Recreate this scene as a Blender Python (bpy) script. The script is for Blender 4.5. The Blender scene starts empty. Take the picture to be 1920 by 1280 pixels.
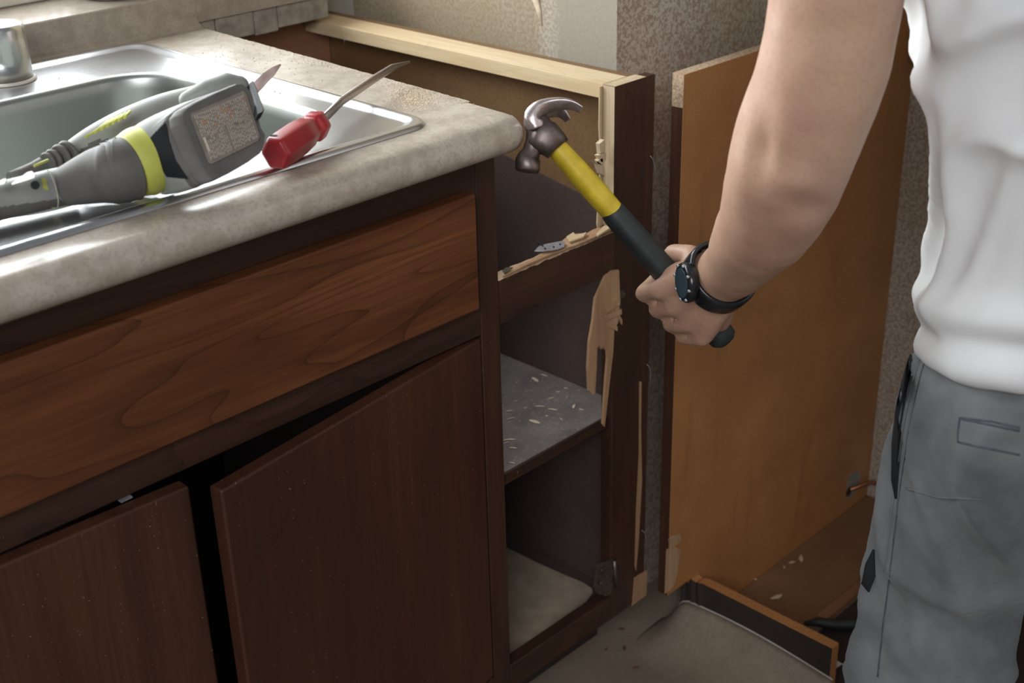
import bpy, bmesh, math, random
import numpy as np
from mathutils import Vector, Matrix, noise
random.seed(7)
C = bpy.context.scene.collection
S = bpy.context.scene
V = Vector

# ------------------------------------------------------------------ camera
CP = V((-0.98385, -1.00423, 1.29815))
F = V((0.63607, 0.63691, -0.43561)); R = V((0.69892, -0.71477, -0.02453)); U = V((0.32699, 0.28886, 0.89980))
FPX = 2502.35
cam = bpy.data.cameras.new('camera'); co = bpy.data.objects.new('camera', cam); C.objects.link(co)
cam.sensor_width = 36; cam.lens = FPX/1920*36; cam.clip_start = .02
m = Matrix((R, U, -F)).transposed().to_4x4(); m.translation = CP
co.matrix_world = m; S.camera = co
cam.dof.use_dof = True; cam.dof.focus_distance = 1.40; cam.dof.aperture_fstop = 7.1

# ------------------------------------------------------------------ light
S.view_settings.view_transform = 'Standard'; S.view_settings.look = 'None'
S.view_settings.gamma = 1; S.view_settings.use_curve_mapping = False
S.view_settings.exposure = 0.0
w = bpy.data.worlds.new('world'); S.world = w; w.use_nodes = True
w.node_tree.nodes['Background'].inputs[0].default_value = (0.90, 0.92, 1.0, 1)
w.node_tree.nodes['Background'].inputs[1].default_value = 0.22
def area(name, loc, target, sx, sy, power, col):
    l = bpy.data.lights.new(name, 'AREA'); l.shape = 'RECTANGLE'; l.size = sx; l.size_y = sy; l.energy = power; l.color = col
    o = bpy.data.objects.new(name, l); C.objects.link(o); o.location = loc
    o.rotation_euler = (V(target)-V(loc)).to_track_quat('-Z', 'Y').to_euler(); return o
area('window_daylight', (-.40, .92, 1.52), (-.40, 0, 1.50), 1.36, 1.08, 46, (0.93, 0.97, 1.0))
area('room_fill', (-2.55, -1.95, 2.35), (0, -.2, .6), 1.4, 1.2, 53, (0.98, 0.975, 1.0))  # unseen soft fill added behind camera left to light the fronts

# ------------------------------------------------------------------ helpers
def at(px, py, D):
    'a point of the place seen at that pixel of the 1920x1280 photograph, D metres ahead'
    return CP + F*D + R*((px-960)/FPX*D) - U*((py-640)/FPX*D)
def on(px, py, ax, val):
    d = F + R*((px-960)/FPX) - U*((py-640)/FPX); t = (val-CP[ax])/d[ax]; return CP + d*t

class MB:
    def __init__(s): s.v = []; s.f = []; s.m = []; s.sm = []
    def add(s, vs, fs, mi=0, smooth=False):
        b = len(s.v); s.v += [V(p) for p in vs]
        for f in fs: s.f.append([b+i for i in f]); s.m.append(mi); s.sm.append(smooth)
        return s
    def box(s, x0, x1, y0, y1, z0, z1, mi=0, fm=None):
        vs = [(x, y, z) for x in (x0, x1) for y in (y0, y1) for z in (z0, z1)]
        fs = [(0,1,3,2), (4,6,7,5), (0,4,5,1), (2,3,7,6), (0,2,6,4), (1,5,7,3)]  # -x +x -y +y -z +z
        b = len(s.v); s.v += [V(p) for p in vs]
        for k, f in enumerate(fs):
            s.f.append([b+i for i in f]); s.m.append(fm[k] if fm else mi); s.sm.append(False)
        return s
    def prism(s, pts, vec, mi=0, side=None, smooth=False):
        n = len(pts); a = [V(p) for p in pts]; b = [p+V(vec) for p in a]
        s.add(a+b, [list(range(n))[::-1], [n+i for i in range(n)]], mi)
        s.add(a+b, [[i, (i+1) % n, n+(i+1) % n, n+i] for i in range(n)], mi if side is None else side, smooth)
        return s
    def loft(s, cs, rs, n=20, up=(0, 0, 1), cap=True, mi=0, power=2.0, smooth=True, round_ends=False, mis=None, twist=0):
        cs = [V(c) for c in cs]; rs = [(r, r) if not isinstance(r, (tuple, list)) else r for r in rs]
        if round_ends:
            t0 = (cs[0]-cs[1]).normalized(); t1 = (cs[-1]-cs[-2]).normalized(); r0 = min(rs[0]); r1 = min(rs[-1])
            pre = [(cs[0]+t0*r0*k, (rs[0][0]*math.sqrt(max(1-k*k, 0.002)), rs[0][1]*math.sqrt(max(1-k*k, 0.002)))) for k in (.999, .92, .75, .5, .25)]
            post = [(cs[-1]+t1*r1*k, (rs[-1][0]*math.sqrt(max(1-k*k, 0.002)), rs[-1][1]*math.sqrt(max(1-k*k, 0.002)))) for k in (.25, .5, .75, .92, .999)]
            cs = [p[0] for p in pre]+cs+[p[0] for p in post]; rs = [p[1] for p in pre]+rs+[p[1] for p in post]
        N = len(cs); vs = []; upv = V(up)
        for i in range(N):
            t = (cs[min(i+1, N-1)]-cs[max(i-1, 0)]).normalized()
            a = upv - t*upv.dot(t); a.normalize(); b = t.cross(a)
            for k in range(n):
                th = 2*math.pi*k/n+twist; c_, s_ = math.cos(th), math.sin(th)
                e = 2/power
                x = math.copysign(abs(c_)**e, c_); y = math.copysign(abs(s_)**e, s_)
                vs.append(cs[i]+a*(rs[i][0]*x)+b*(rs[i][1]*y))
        b0 = len(s.v); s.v += vs
        for i in range(N-1):
            for k in range(n):
                s.f.append([b0+i*n+k, b0+i*n+(k+1) % n, b0+(i+1)*n+(k+1) % n, b0+(i+1)*n+k]); s.m.append(mis[i] if mis else mi); s.sm.append(smooth)
        if cap:
            s.f.append([b0+k for k in range(n)][::-1]); s.m.append(mis[0] if mis else mi); s.sm.append(False)
            s.f.append([b0+(N-1)*n+k for k in range(n)]); s.m.append(mis[-1] if mis else mi); s.sm.append(False)
        return s
    def build(s, name, mats, parent=None, bevel=0, seg=2, smooth_angle=None, loc=None, disp=None):
        if not isinstance(mats, (list, tuple)): mats = [mats]
        bm = bmesh.new(); vv = [bm.verts.new(p) for p in s.v]
        for f, mi, sm in zip(s.f, s.m, s.sm):
            try: fc = bm.faces.new([vv[i] for i in f]); fc.material_index = mi; fc.smooth = sm
            except ValueError: pass
        bmesh.ops.remove_doubles(bm, verts=bm.verts, dist=1e-6)
        bmesh.ops.recalc_face_normals(bm, faces=bm.faces)
        if bevel:
            es = [e for e in bm.edges if len(e.link_faces) == 2 and e.calc_face_angle(0) > .5]
            r_ = bmesh.ops.bevel(bm, geom=es, offset=bevel, segments=seg, affect='EDGES', profile=.5, clamp_overlap=True)
            for fc in r_['faces']: fc.smooth = True
        if disp:
            for v in bm.verts: v.co = disp(v.co)
        me = bpy.data.meshes.new(name)
        if parent is None:
            if loc is None:
                xs = [v.co for v in bm.verts]
                loc = V(((min(p.x for p in xs)+max(p.x for p in xs))/2, (min(p.y for p in xs)+max(p.y for p in xs))/2, min(p.z for p in xs)))
            off = V(loc)
        else:
            off = wloc(parent)
        for v in bm.verts: v.co -= off
        bm.to_mesh(me); bm.free()
        for mt in mats: me.materials.append(mt)
        o = bpy.data.objects.new(name, me); C.objects.link(o)
        if parent is None: o.location = off
        else: o.parent = parent
        return o
def wloc(o):
    p = V((0, 0, 0))
    while o is not None: p += o.location; o = o.parent
    return p
def tag(o, label, cat, group=None):
    o['label'] = label; o['category'] = cat
    if group: o['group'] = group
    return o
def thing(name, loc, label, cat, group=None):
    o = bpy.data.objects.new(name, None); C.objects.link(o); o.location = loc; o.empty_display_size = .05
    return tag(o, label, cat, group)
def struct(o): o['kind'] = 'structure'; return o

# ------------------------------------------------------------------ materials
def new_mat(name):
    m_ = bpy.data.materials.new(name); m_.use_nodes = True; return m_, m_.node_tree, m_.node_tree.nodes['Principled BSDF']
def lnk(nt, a, b): nt.links.new(a, b)
def nz(nt, vec, scale, detail=4, rough=.55, dist=0):
    n = nt.nodes.new('ShaderNodeTexNoise'); n.inputs['Scale'].default_value = scale; n.inputs['Detail'].default_value = detail
    n.inputs['Roughness'].default_value = rough; n.inputs['Distortion'].default_value = dist; lnk(nt, vec, n.inputs['Vector']); return n.outputs['Fac']
def coords(nt, sc=(1, 1, 1), rot=(0, 0, 0)):
    tc = nt.nodes.new('ShaderNodeTexCoord'); mp = nt.nodes.new('ShaderNodeMapping'); mp.inputs['Scale'].default_value = sc; mp.inputs['Rotation'].default_value = rot
    lnk(nt, tc.outputs['Object'], mp.inputs['Vector']); return mp.outputs['Vector']
def ramp(nt, fac, stops, interp='LINEAR'):
    r = nt.nodes.new('ShaderNodeValToRGB'); r.color_ramp.interpolation = interp
    e = r.color_ramp.elements
    while len(e) < len(stops): e.new(.5)
    for i, (p, c) in enumerate(stops): e[i].position = p; e[i].color = (c[0], c[1], c[2], 1) if not isinstance(c, (int, float)) else (c, c, c, 1)
    lnk(nt, fac, r.inputs[0]); return r.outputs[0]
def mixc(nt, fac, a, b, mode='MIX'):
    n = nt.nodes.new('ShaderNodeMix'); n.data_type = 'RGBA'; n.blend_type = mode
    for s_, x in ((0, fac), (6, a), (7, b)):
        if hasattr(x, 'links') or hasattr(x, 'is_linked'): lnk(nt, x, n.inputs[s_])
        elif isinstance(x, (int, float)): n.inputs[s_].default_value = x if s_ == 0 else (x, x, x, 1)
        else: n.inputs[s_].default_value = (x[0], x[1], x[2], 1)
    return n.outputs[2]
def math_(nt, op, a, b=None):
    n = nt.nodes.new('ShaderNodeMath'); n.operation = op
    for i, x in enumerate((a, b)):
        if x is None: continue
        if isinstance(x, (int, float)): n.inputs[i].default_value = x
        else: lnk(nt, x, n.inputs[i])
    return n.outputs[0]
def bump(nt, b, h, strength=.2, dist=.001):
    n = nt.nodes.new('ShaderNodeBump'); n.inputs['Strength'].default_value = strength; n.inputs['Distance'].default_value = dist
    lnk(nt, h, n.inputs['Height']); lnk(nt, n.outputs[0], b.inputs['Normal'])
def plain(name, col, rough=.5, metal=0, var=.12, scale=40, bmp=0, sc=(1, 1, 1), spec=.5):
    m_, nt, b = new_mat(name); v = coords(nt, sc); f = nz(nt, v, scale, 5)
    lo = [c*(1-var) for c in col]; hi = [min(1, c*(1+var)) for c in col]
    lnk(nt, ramp(nt, f, [(.3, lo), (.7, hi)]), b.inputs['Base Color'])
    b.inputs['Roughness'].default_value = rough; b.inputs['Metallic'].default_value = metal; b.inputs['Specular IOR Level'].default_value = spec
    if bmp: bump(nt, b, f, bmp, .001)
    return m_
def wood(name, dark, mid, light, axis='x', rough=.45, fig=6.0, lines=.5, grain=1.0, bmp=.1, spec=.4, specks=0, bands=9.0):
    'stretched grain along one axis, with cathedral contour lines'
    m_, nt, b = new_mat(name); k = {'x': (.16, 1, 1), 'y': (1, .16, 1), 'z': (1, 1, .12)}[axis]
    v = coords(nt, k); base = nz(nt, v, fig, 2, .45, .6)
    ct = math_(nt, 'FRACT', math_(nt, 'MULTIPLY', base, bands))
    line = ramp(nt, ct, [(0, 1), (.08, .35), (.35, 0), (1, 0)])
    kk = {'x': (.03, 1, 1), 'y': (1, .03, 1), 'z': (1, 1, .03)}[axis]
    v2 = coords(nt, kk); fine = nz(nt, v2, 260*grain, 4, .6); broad = nz(nt, v, fig*2.3, 4, .6, .3)
    col = ramp(nt, broad, [(.28, dark), (.5, mid), (.74, light)])
    col = mixc(nt, ramp(nt, fine, [(.35, .55), (.7, 0)]), col, dark)
    col = mixc(nt, math_(nt, 'MULTIPLY', line, lines), col, [c*.45 for c in dark])
    if specks:
        sp = nz(nt, coords(nt), 420, 2, .5); col = mixc(nt, ramp(nt, sp, [(.735, 0), (.75, specks)]), col, (.55, .5, .42))
    lnk(nt, col, b.inputs['Base Color']); b.inputs['Roughness'].default_value = rough; b.inputs['Specular IOR Level'].default_value = spec
    bump(nt, b, fine, bmp, .0006); return m_

M = {}
M['cherry'] = wood('reddish_brown_veneer', (.080, .027, .010), (.165, .058, .022), (.26, .100, .038), 'x', .42, 7.0, .62, spec=.3, bands=15.0)
M['walnut_x'] = wood('dark_brown_stain_rail', (.028, .012, .007), (.054, .023, .013), (.088, .040, .021), 'x', .5, 7, .4, specks=.5)
M['walnut_z'] = wood('dark_brown_stain_stile', (.030, .012, .007), (.056, .024, .013), (.088, .040, .021), 'z', .48, 7, .3, specks=.5)
M['door'] = wood('brown_door_veneer', (.042, .015, .008), (.072, .027, .014), (.098, .038, .019), 'z', .45, 6, .18, specks=.4)
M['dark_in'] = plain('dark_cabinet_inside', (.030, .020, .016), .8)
M['pine_y'] = wood('raw_pine_along', (.50, .36, .20), (.62, .49, .30), (.72, .60, .40), 'y', .75, 9, .18, bmp=.25)
M['pine_z'] = wood('raw_pine_upright', (.42, .31, .18), (.60, .47, .30), (.72, .60, .42), 'z', .8, 12, .25, bmp=.4)
M['splinter'] = wood('torn_wood', (.30, .17, .09), (.44, .27, .15), (.56, .38, .23), 'z', .8, 14, .2, bmp=.4)
M['orange'] = wood('orange_brown_wood', (.20, .09, .045), (.30, .145, .075), (.38, .20, .11), 'x', .7, 7, .25)
M['rail_raw'] = wood('raw_rail_top', (.34, .22, .13), (.50, .34, .22), (.62, .46, .32), 'x', .8, 14, .3, bmp=.5)

def hardboard(name, c0, c1, rough=.6, sc=60, streak=0):
    m_, nt, b = new_mat(name); v = coords(nt); f = nz(nt, v, sc*6, 3); g = nz(nt, v, 7, 4, .6)
    col = mixc(nt, ramp(nt, g, [(.3, 0), (.7, 1)]), c0, c1)
    col = mixc(nt, ramp(nt, f, [(.42, .35), (.5, 0)]), col, [c*.6 for c in c0])
    if streak:
        st = nz(nt, coords(nt, (1, 1, .12)), 30, 3); col = mixc(nt, ramp(nt, st, [(.62, 0), (.72, streak)]), col, [c*.7 for c in c0])
    lnk(nt, col, b.inputs['Base Color']); b.inputs['Roughness'].default_value = rough; bump(nt, b, f, .12, .0005); return m_
M['tan'] = hardboard('tan_hardboard', (.36, .155, .052), (.49, .225, .082), .5, streak=.4)
M['side_in'] = hardboard('brown_side_panel', (.165, .090, .038), (.215, .125, .055), .55)
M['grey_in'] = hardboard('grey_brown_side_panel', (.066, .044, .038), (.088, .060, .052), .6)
M['floorboard'] = hardboard('tan_subfloor', (.17, .085, .038), (.24, .125, .058), .8)
M['chip'] = plain('raw_chipboard_edge', (.46, .34, .22), .9, var=.45, scale=260, bmp=.8)
M['edge_dark'] = wood('dark_edge_band', (.035, .014, .008), (.065, .027, .014), (.10, .042, .022), 'z', .55, 8, .2, specks=.4)

def laminate(name, base, dark, tint):
    m_, nt, b = new_mat(name); v = coords(nt); f1 = nz(nt, v, 14, 6, .65); f2 = nz(nt, v, 300, 3); f3 = nz(nt, v, 45, 5, .6)
    col = mixc(nt, ramp(nt, f1, [(.35, 0), (.68, .8)]), base, tint)
    col = mixc(nt, ramp(nt, f3, [(.40, .55), (.56, 0)]), col, dark); col = mixc(nt, ramp(nt, f2, [(.35, .5), (.5, 0)]), col, dark)
    lnk(nt, col, b.inputs['Base Color']); b.inputs['Roughness'].default_value = .25; bump(nt, b, f2, .03, .0003); return m_
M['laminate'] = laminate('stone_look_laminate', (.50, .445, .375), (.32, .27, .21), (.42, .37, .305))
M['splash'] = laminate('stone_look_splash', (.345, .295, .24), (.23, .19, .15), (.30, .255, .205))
def steel(name, col=(.62, .63, .64), rough=.26):
    m_, nt, b = new_mat(name); v = coords(nt, (1, .05, 1)); f = nz(nt, v, 500, 3); g = nz(nt, coords(nt), 9, 4)
    b.inputs['Metallic'].default_value = 1; lnk(nt, mixc(nt, ramp(nt, g, [(.35, 0), (.7, .35)]), col, [c*.8 for c in col]), b.inputs['Base Color'])
    mr = nt.nodes.new('ShaderNodeMapRange'); mr.inputs['To Min'].default_value = rough-.05; mr.inputs['To Max'].default_value = rough+.1; lnk(nt, g, mr.inputs[0]); lnk(nt, mr.outputs[0], b.inputs['Roughness'])
    bump(nt, b, f, .04, .0002); return m_
M['steel'] = steel('sink_steel'); M['bowl_steel_dim'] = steel('bowl_steel_dim', (.40, .42, .40), .34); M['cap_steel'] = steel('cap_chrome', (.66, .68, .66), .25)  # bowl steel darkened so its colour carries the dim room's reflection
M['shank'] = steel('shank_steel', (.42, .38, .37), .35); M['tool_metal'] = plain('worn_dark_metal', (.16, .13, .12), .42, .85, var=.35, scale=60, bmp=.2)
M['claw_metal'] = plain('worn_bright_metal', (.50, .44, .43), .38, .9, var=.3, scale=90, bmp=.1)
M['zinc'] = plain('zinc_plate', (.42, .42, .46), .4, .7, var=.2, scale=120)
M['hinge'] = plain('old_dark_hinge', (.10, .085, .07), .5, .6, var=.4, scale=100)

def wallpaper():
    m_, nt, b = new_mat('stippled_wallpaper'); v = coords(nt)
    f = nz(nt, v, 210, 5, .75, .4); g = nz(nt, v, 5, 3); h = nz(nt, coords(nt, (1, 1, .35)), 26, 4)
    base = mixc(nt, ramp(nt, g, [(.38, 0), (.6, 1)]), (.58, .54, .46), (.50, .44, .33))
    dk = ramp(nt, f, [(.47, 1), (.53, 0)]); col = mixc(nt, math_(nt, 'MULTIPLY', dk, .8), base, (.31, .215, .15))
    col = mixc(nt, ramp(nt, h, [(.6, 0), (.75, .35)]), col, (.22, .16, .09))
    geo = nt.nodes.new('ShaderNodeNewGeometry'); sp = nt.nodes.new('ShaderNodeSeparateXYZ'); lnk(nt, geo.outputs['Position'], sp.inputs[0])
    # bare strip of grey compound along the outside corner
    X_, Y_ = sp.outputs['X'], sp.outputs['Y']
    left = math_(nt, 'MULTIPLY', ramp(nt, Y_, [(.215, 0), (.245, 1)]), math_(nt, 'LESS_THAN', X_, .4))
    col = mixc(nt, math_(nt, 'MULTIPLY', left, .68), col, (.25, .19, .105))
    e = math_(nt, 'MULTIPLY', math_(nt, 'MULTIPLY', ramp(nt, Y_, [(.195, 1), (.235, 0)]), math_(nt, 'GREATER_THAN', Y_, .1003)), math_(nt, 'LESS_THAN', X_, .4))
    col = mixc(nt, math_(nt, 'MULTIPLY', e, .9), col, (.30, .27, .21))
    lnk(nt, col, b.inputs['Base Color']); b.inputs['Roughness'].default_value = .8; bump(nt, b, f, .35, .0012); return m_
M['wallpaper'] = wallpaper()
M['wall_paint'] = plain('plain_wall', (.42, .40, .35), .8, var=.06)
def vinyl():
    m_, nt, b = new_mat('dirty_vinyl'); v = coords(nt); g = nz(nt, v, 6, 6, .7, .5); f = nz(nt, v, 220, 4); d = nz(nt, v, 28, 5, .7)
    col = mixc(nt, ramp(nt, g, [(.3, 0), (.7, 1)]), (.20, .162, .115), (.30, .245, .18))
    col = mixc(nt, ramp(nt, f, [(.38, .45), (.5, 0)]), col, (.18, .145, .11)); col = mixc(nt, ramp(nt, d, [(.66, 0), (.76, .65)]), col, (.10, .055, .035))
    lnk(nt, col, b.inputs['Base Color']); b.inputs['Roughness'].default_value = .5; bump(nt, b, f, .1, .0006); return m_
M['vinyl'] = vinyl()
M['vinyl_back'] = plain('vinyl_torn_edge', (.55, .52, .46), .8)
M['liner'] = plain('shelf_liner', (.36, .295, .21), .7, var=.18, scale=30, bmp=.3)
def dusty():
    m_, nt, b = new_mat('dusty_grey_shelf'); v = coords(nt); f = nz(nt, v, 250, 4, .7); g = nz(nt, v, 20, 5, .6)
    col = mixc(nt, ramp(nt, g, [(.35, 0), (.65, 1)]), (.135, .115, .11), (.20, .175, .165)); col = mixc(nt, ramp(nt, f, [(.58, 0), (.68, .7)]), col, (.42, .37, .32))
    col = mixc(nt, ramp(nt, f, [(.3, .6), (.42, 0)]), col, (.06, .045, .04))
    lnk(nt, col, b.inputs['Base Color']); b.inputs['Roughness'].default_value = .42; bump(nt, b, f, .3, .001); return m_
M['dusty'] = dusty()
M['red'] = plain('red_plastic', (.36, .018, .025), .32, var=.25, scale=18, bmp=.03)
M['yellow'] = plain('yellow_fibreglass', (.62, .47, .03), .45, var=.18, scale=50)
M['black_rubber'] = plain('black_rubber', (.020, .026, .027), .55, var=.3, scale=50)
M['tool_grey'] = plain('grey_plastic', (.27, .28, .255), .5, var=.12, scale=30)
M['tool_dkgrey'] = plain('dark_grey_rubber', (.105, .10, .09), .6, var=.15, scale=50)
M['tool_green'] = plain('lime_plastic', (.52, .54, .10), .5, var=.15, scale=40)
M['tool_black'] = plain('black_plastic', (.012, .015, .017), .6, spec=.2)
M['cap_white'] = plain('white_gasket', (.62, .58, .50), .5); M['ceramic'] = plain('white_ceramic', (.78, .78, .75), .25, var=.03)
M['skin'] = None
def skin():
    m_, nt, b = new_mat('skin'); v = coords(nt); g = nz(nt, v, 9, 4, .6); f = nz(nt, v, 240, 4)
    col = mixc(nt, ramp(nt, g, [(.35, 0), (.68, 1)]), (.54, .35, .235), (.47, .26, .185)); col = mixc(nt, ramp(nt, f, [(.35, .25), (.5, 0)]), col, (.36, .20, .14))
    lnk(nt, col, b.inputs['Base Color']); b.inputs['Roughness'].default_value = .5; b.inputs['Subsurface Weight'].default_value = .06; b.inputs['Subsurface Radius'].default_value = (.008, .003, .0015)
    b.inputs['Subsurface Scale'].default_value = 1; bump(nt, b, f, .06, .0005); return m_
M['skin'] = skin()
def cloth(name, c0, c1, scale, rough=.9, weave=900):
    m_, nt, b = new_mat(name); v = coords(nt); g = nz(nt, v, scale, 5, .6); wv = nz(nt, v, weave, 2)
    col = mixc(nt, ramp(nt, g, [(.35, 0), (.65, 1)]), c0, c1); lnk(nt, col, b.inputs['Base Color']); b.inputs['Roughness'].default_value = rough; b.inputs['Specular IOR Level'].default_value = .2
    b.inputs['Sheen Weight'].default_value = .15; bump(nt, b, wv, .25, .0006); return m_
M['shirt'] = cloth('white_cotton', (.72, .73, .725), (.80, .81, .805), 6)
M['trousers'] = cloth('grey_blue_cotton', (.105, .116, .120), (.205, .220, .224), 9)
M['seam'] = plain('trouser_seam', (.075, .09, .105), .9, var=.3, scale=100)
M['dark_cloth'] = plain('pocket_dark', (.012, .013, .016), .95)
M['watch'] = plain('watch_black', (.012, .014, .017), .22, var=.3, scale=80); M['watch_face'] = plain('watch_dial', (.05, .09, .11), .1, .3)
M['hair'] = plain('brown_hair', (.05, .03, .018), .6, scale=200); M['copper'] = plain('copper_pipe', (.35, .13, .07), .35, .9)
M['sawdust'] = plain('sawdust_grain', (.66, .55, .40), .9, var=.2, scale=90)
M['crumb'] = plain('dark_crumb', (.13, .055, .025), .9)
M['plaster'] = plain('crumbly_plaster', (.27, .24, .195), .9, var=.3, scale=60, bmp=.8)
M['window_white'] = plain('window_frame_paint', (.60, .57, .48), .5, var=.05); M['shoe'] = plain('brown_boot', (.08, .05, .03), .6)
# ================================================================== the room
fl = MB(); fl.box(-2.6, 1.3, -2.6, 1.0, -.05, 0); flo = struct(fl.build('floor', M['vinyl']))
wa = MB(); wa.box(.323, .875, .10, .80, 0, 2.4); struct(wa.build('wall_middle', M['wallpaper']))
wr = MB(); wr.box(.875, 1.0, -2.6, .80, 0, 2.4); struct(wr.build('wall_right', M['wallpaper']))
wb = MB(); wb.box(-2.6, .323, .63, .80, 0, .945); wb.box(.26, .323, .63, .80, .945, 2.4); wb.box(-2.6, -1.05, .63, .80, .945, 2.4); wb.box(-1.05, .26, .63, .80, 2.05, 2.4)
struct(wb.build('wall_back', M['wall_paint']))
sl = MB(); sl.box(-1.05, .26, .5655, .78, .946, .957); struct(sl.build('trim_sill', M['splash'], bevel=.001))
wn = bpy.data.objects.new('window_1', None); C.objects.link(wn); wn.location = (-.47, .72, .957); struct(wn)
fr = MB(); fr.box(-1.05, .26, .655, .70, .957, .985); fr.box(-1.05, .26, .655, .70, 2.0, 2.05); fr.box(-1.05, -1.01, .655, .70, .985, 2.0); fr.box(.22, .26, .655, .70, .985, 2.0)
fr.build('window_frame', M['window_white'], wn, bevel=.003)
sc = MB()
for i in range(68): sc.box(-1.005+i*.018, -1.0+i*.018, .668, .672, .985, 1.03)
for k in range(3): sc.box(-1.01, .22, .667, .673, .985+.018*k, .989+.018*k)
sc.build('screen_grille', M['tool_dkgrey'], wn)

# ---- countertop (hole for the sink), rounded front nose
CT = M['laminate']
XR = -.034
def cutx(y): return XR + (.024)*max(0, (y+.06))/.605
ct = MB()
yf, zt, zb = -.0835, .912, .873
prof = [(.055, zt), (-.052, zt), (-.056, zt)]
for k in range(1, 13):
    a = math.pi*k/12; prof.append((-.062-math.sin(a)*(-yf-.062), (zt+zb)/2+math.cos(a)*(zt-zb)/2 if k < 12 else zb))
prof += [(-.02, zb), (.055, zb)]
prof = [(y if y < .03 else .004, z) for y, z in prof]
xs = [-1.3+i*(XR-.012+1.3)/60 for i in range(61)]
vs = []; n = len(prof)
cols = [(x, 0) for x in xs]+[(XR-.006, .0008), (XR-.002, .003), (XR, .007)]
for x_c, ins in cols:
    for (y, z) in prof:
        x = x_c; yy = y+ins if y < -.05 else y; zz = z; x = x+(cutx(y)-XR if (ins or x > XR-.013) and y > -.05 else 0)
        vs.append((x, yy, zz-(ins*.5 if z > .9 else -ins*.5)))
fs = [[i*n+k, i*n+(k+1) % n, (i+1)*n+(k+1) % n, (i+1)*n+k] for i in range(len(cols)-1) for k in range(n)]
fs += [list(range(n))[::-1], [(len(cols)-1)*n+k for k in range(n)]]
ct.add(vs, fs, 0, True)
# right strip with the sawn edge, in short lengths so the cut is slightly ragged
rnd = random.Random(3); ny = 110
def strip(z): return None
pts_l = []; 
for i in range(ny+1):
    y = .004+(.5475-.004)*i/ny; pts_l.append((cutx(y)+rnd.uniform(-.0009, .0006), y))
vs = [(-.125, y, zt) for x, y in pts_l]+[(x, y, zt) for x, y in pts_l]+[(x+.0004, y, zb) for x, y in pts_l]+[(-.125, y, zb) for x, y in pts_l]
N1 = ny+1
fs = []
for j in range(4):
    for i in range(ny): fs.append([j*N1+i, j*N1+i+1, ((j+1) % 4)*N1+i+1, ((j+1) % 4)*N1+i])
fs += [[0, N1, 2*N1, 3*N1], [N1-1, 2*N1-1, 3*N1-1, 4*N1-1]]
ct.add(vs, fs)
ct.box(-1.3, -.125, .503, .5475, zb, zt)
top = tag(ct.build('countertop', CT), 'mottled grey beige laminate countertop around the sink, sawn off at its right end', 'countertop')

# ---- backsplash with a coved foot
bs = MB(); pr = [(.5655, .897), (.5655, .957), (.545, .957), (.5435, .9555), (.5435, .926), (.541, .919), (.534, .914), (.527, .9125), (.527, .9122), (.5476, .9122), (.5476, .905), (.549, .897)]
bs.prism([(-1.3, y, z) for y, z in pr], (1.3-.011, 0, 0), smooth=False)
bs.box(-.011, .215, .5445, .5655, .9175, .957)
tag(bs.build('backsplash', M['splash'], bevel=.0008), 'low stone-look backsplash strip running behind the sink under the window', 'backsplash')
pl = MB()
x = -.010
for w_ in (.030, .062, .041, .09):
    pl.box(x, x+w_-.0010, .5475+rnd.uniform(0, .003), .566, .885+rnd.uniform(-.003, .003), .9172); x += w_
tag(pl.build('plaster_strip', M['plaster'], bevel=.0015), 'rough cracked plaster strip bared under the backsplash beside the cut counter', 'plaster')

# ================================================================== kitchen sink
def rrect(cx, cy, hx, hy, r, z, n=12):
    out = []
    for qx, qy, a0 in ((1, 1, 0), (-1, 1, 90), (-1, -1, 180), (1, -1, 270)):
        for k in range(n+1):
            a = math.radians(a0+90*k/n); out.append((cx+qx*(hx-r)+math.cos(a)*r, cy+qy*(hy-r)+math.sin(a)*r, z))
    return out
def rings(mb, rg, mi=0, smooth=True, close_last=False):
    n = len(rg[0]); b = len(mb.v); vs = [p for r in rg for p in r]
    fs = [[i*n+k, i*n+(k+1) % n, (i+1)*n+(k+1) % n, (i+1)*n+k] for i in range(len(rg)-1) for k in range(n)]
    if close_last: fs.append([(len(rg)-1)*n+k for k in range(n)])
    mb.add(vs, fs, mi, smooth)
scx, scy, shx, shy = -.53, .244, .418, .2765
sink = thing('kitchen_sink', (scx, scy, .912), 'stainless steel drop-in kitchen sink with one bowl in view', 'sink')
dk = MB(); bx_, by_, bhx, bhy = -.3655, .2175, .2, .1825
rg = [rrect(scx, scy, shx, shy, .03, .9122), rrect(scx, scy, shx-.001, shy-.001, .029, .9145), rrect(scx, scy, shx-.004, shy-.004, .027, .9165),
      rrect(scx, scy, shx-.008, shy-.008, .024, .9170), rrect(scx, scy, shx-.012, shy-.012, .021, .9158), rrect(scx, scy, shx-.017, shy-.017, .018, .9132),
      rrect(scx, scy, shx-.021, shy-.021, .016, .9127)]
rings(dk, rg)
rg = [rrect(scx, scy, shx-.021, shy-.021, .016, .9127), rrect(bx_, by_, bhx+.006, bhy+.006, .086, .9127)]
rings(dk, rg, smooth=False)
dk.build('sink_deck', M['steel'], sink)
bw = MB()
rg = [rrect(bx_, by_, bhx+.006, bhy+.006, .086, .9127), rrect(bx_, by_, bhx+.003, bhy+.003, .083, .9122), rrect(bx_, by_, bhx, bhy, .08, .910), rrect(bx_, by_, bhx-.002, bhy-.002, .078, .906), rrect(bx_, by_, bhx-.003, bhy-.003, .077, .895)]
for k in range(1, 9):
    t = k/8; rg.append(rrect(bx_, by_, bhx-.003-.010*t, bhy-.003-.010*t, .077-.003*t, .895-.125*t))
for k in range(1, 7):
    a = math.pi/2*k/6; rg.append(rrect(bx_, by_, bhx-.013-.035*(1-math.cos(a)), bhy-.013-.035*(1-math.cos(a)), .074-.02*k/6, .77-.035*math.sin(a)))
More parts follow.
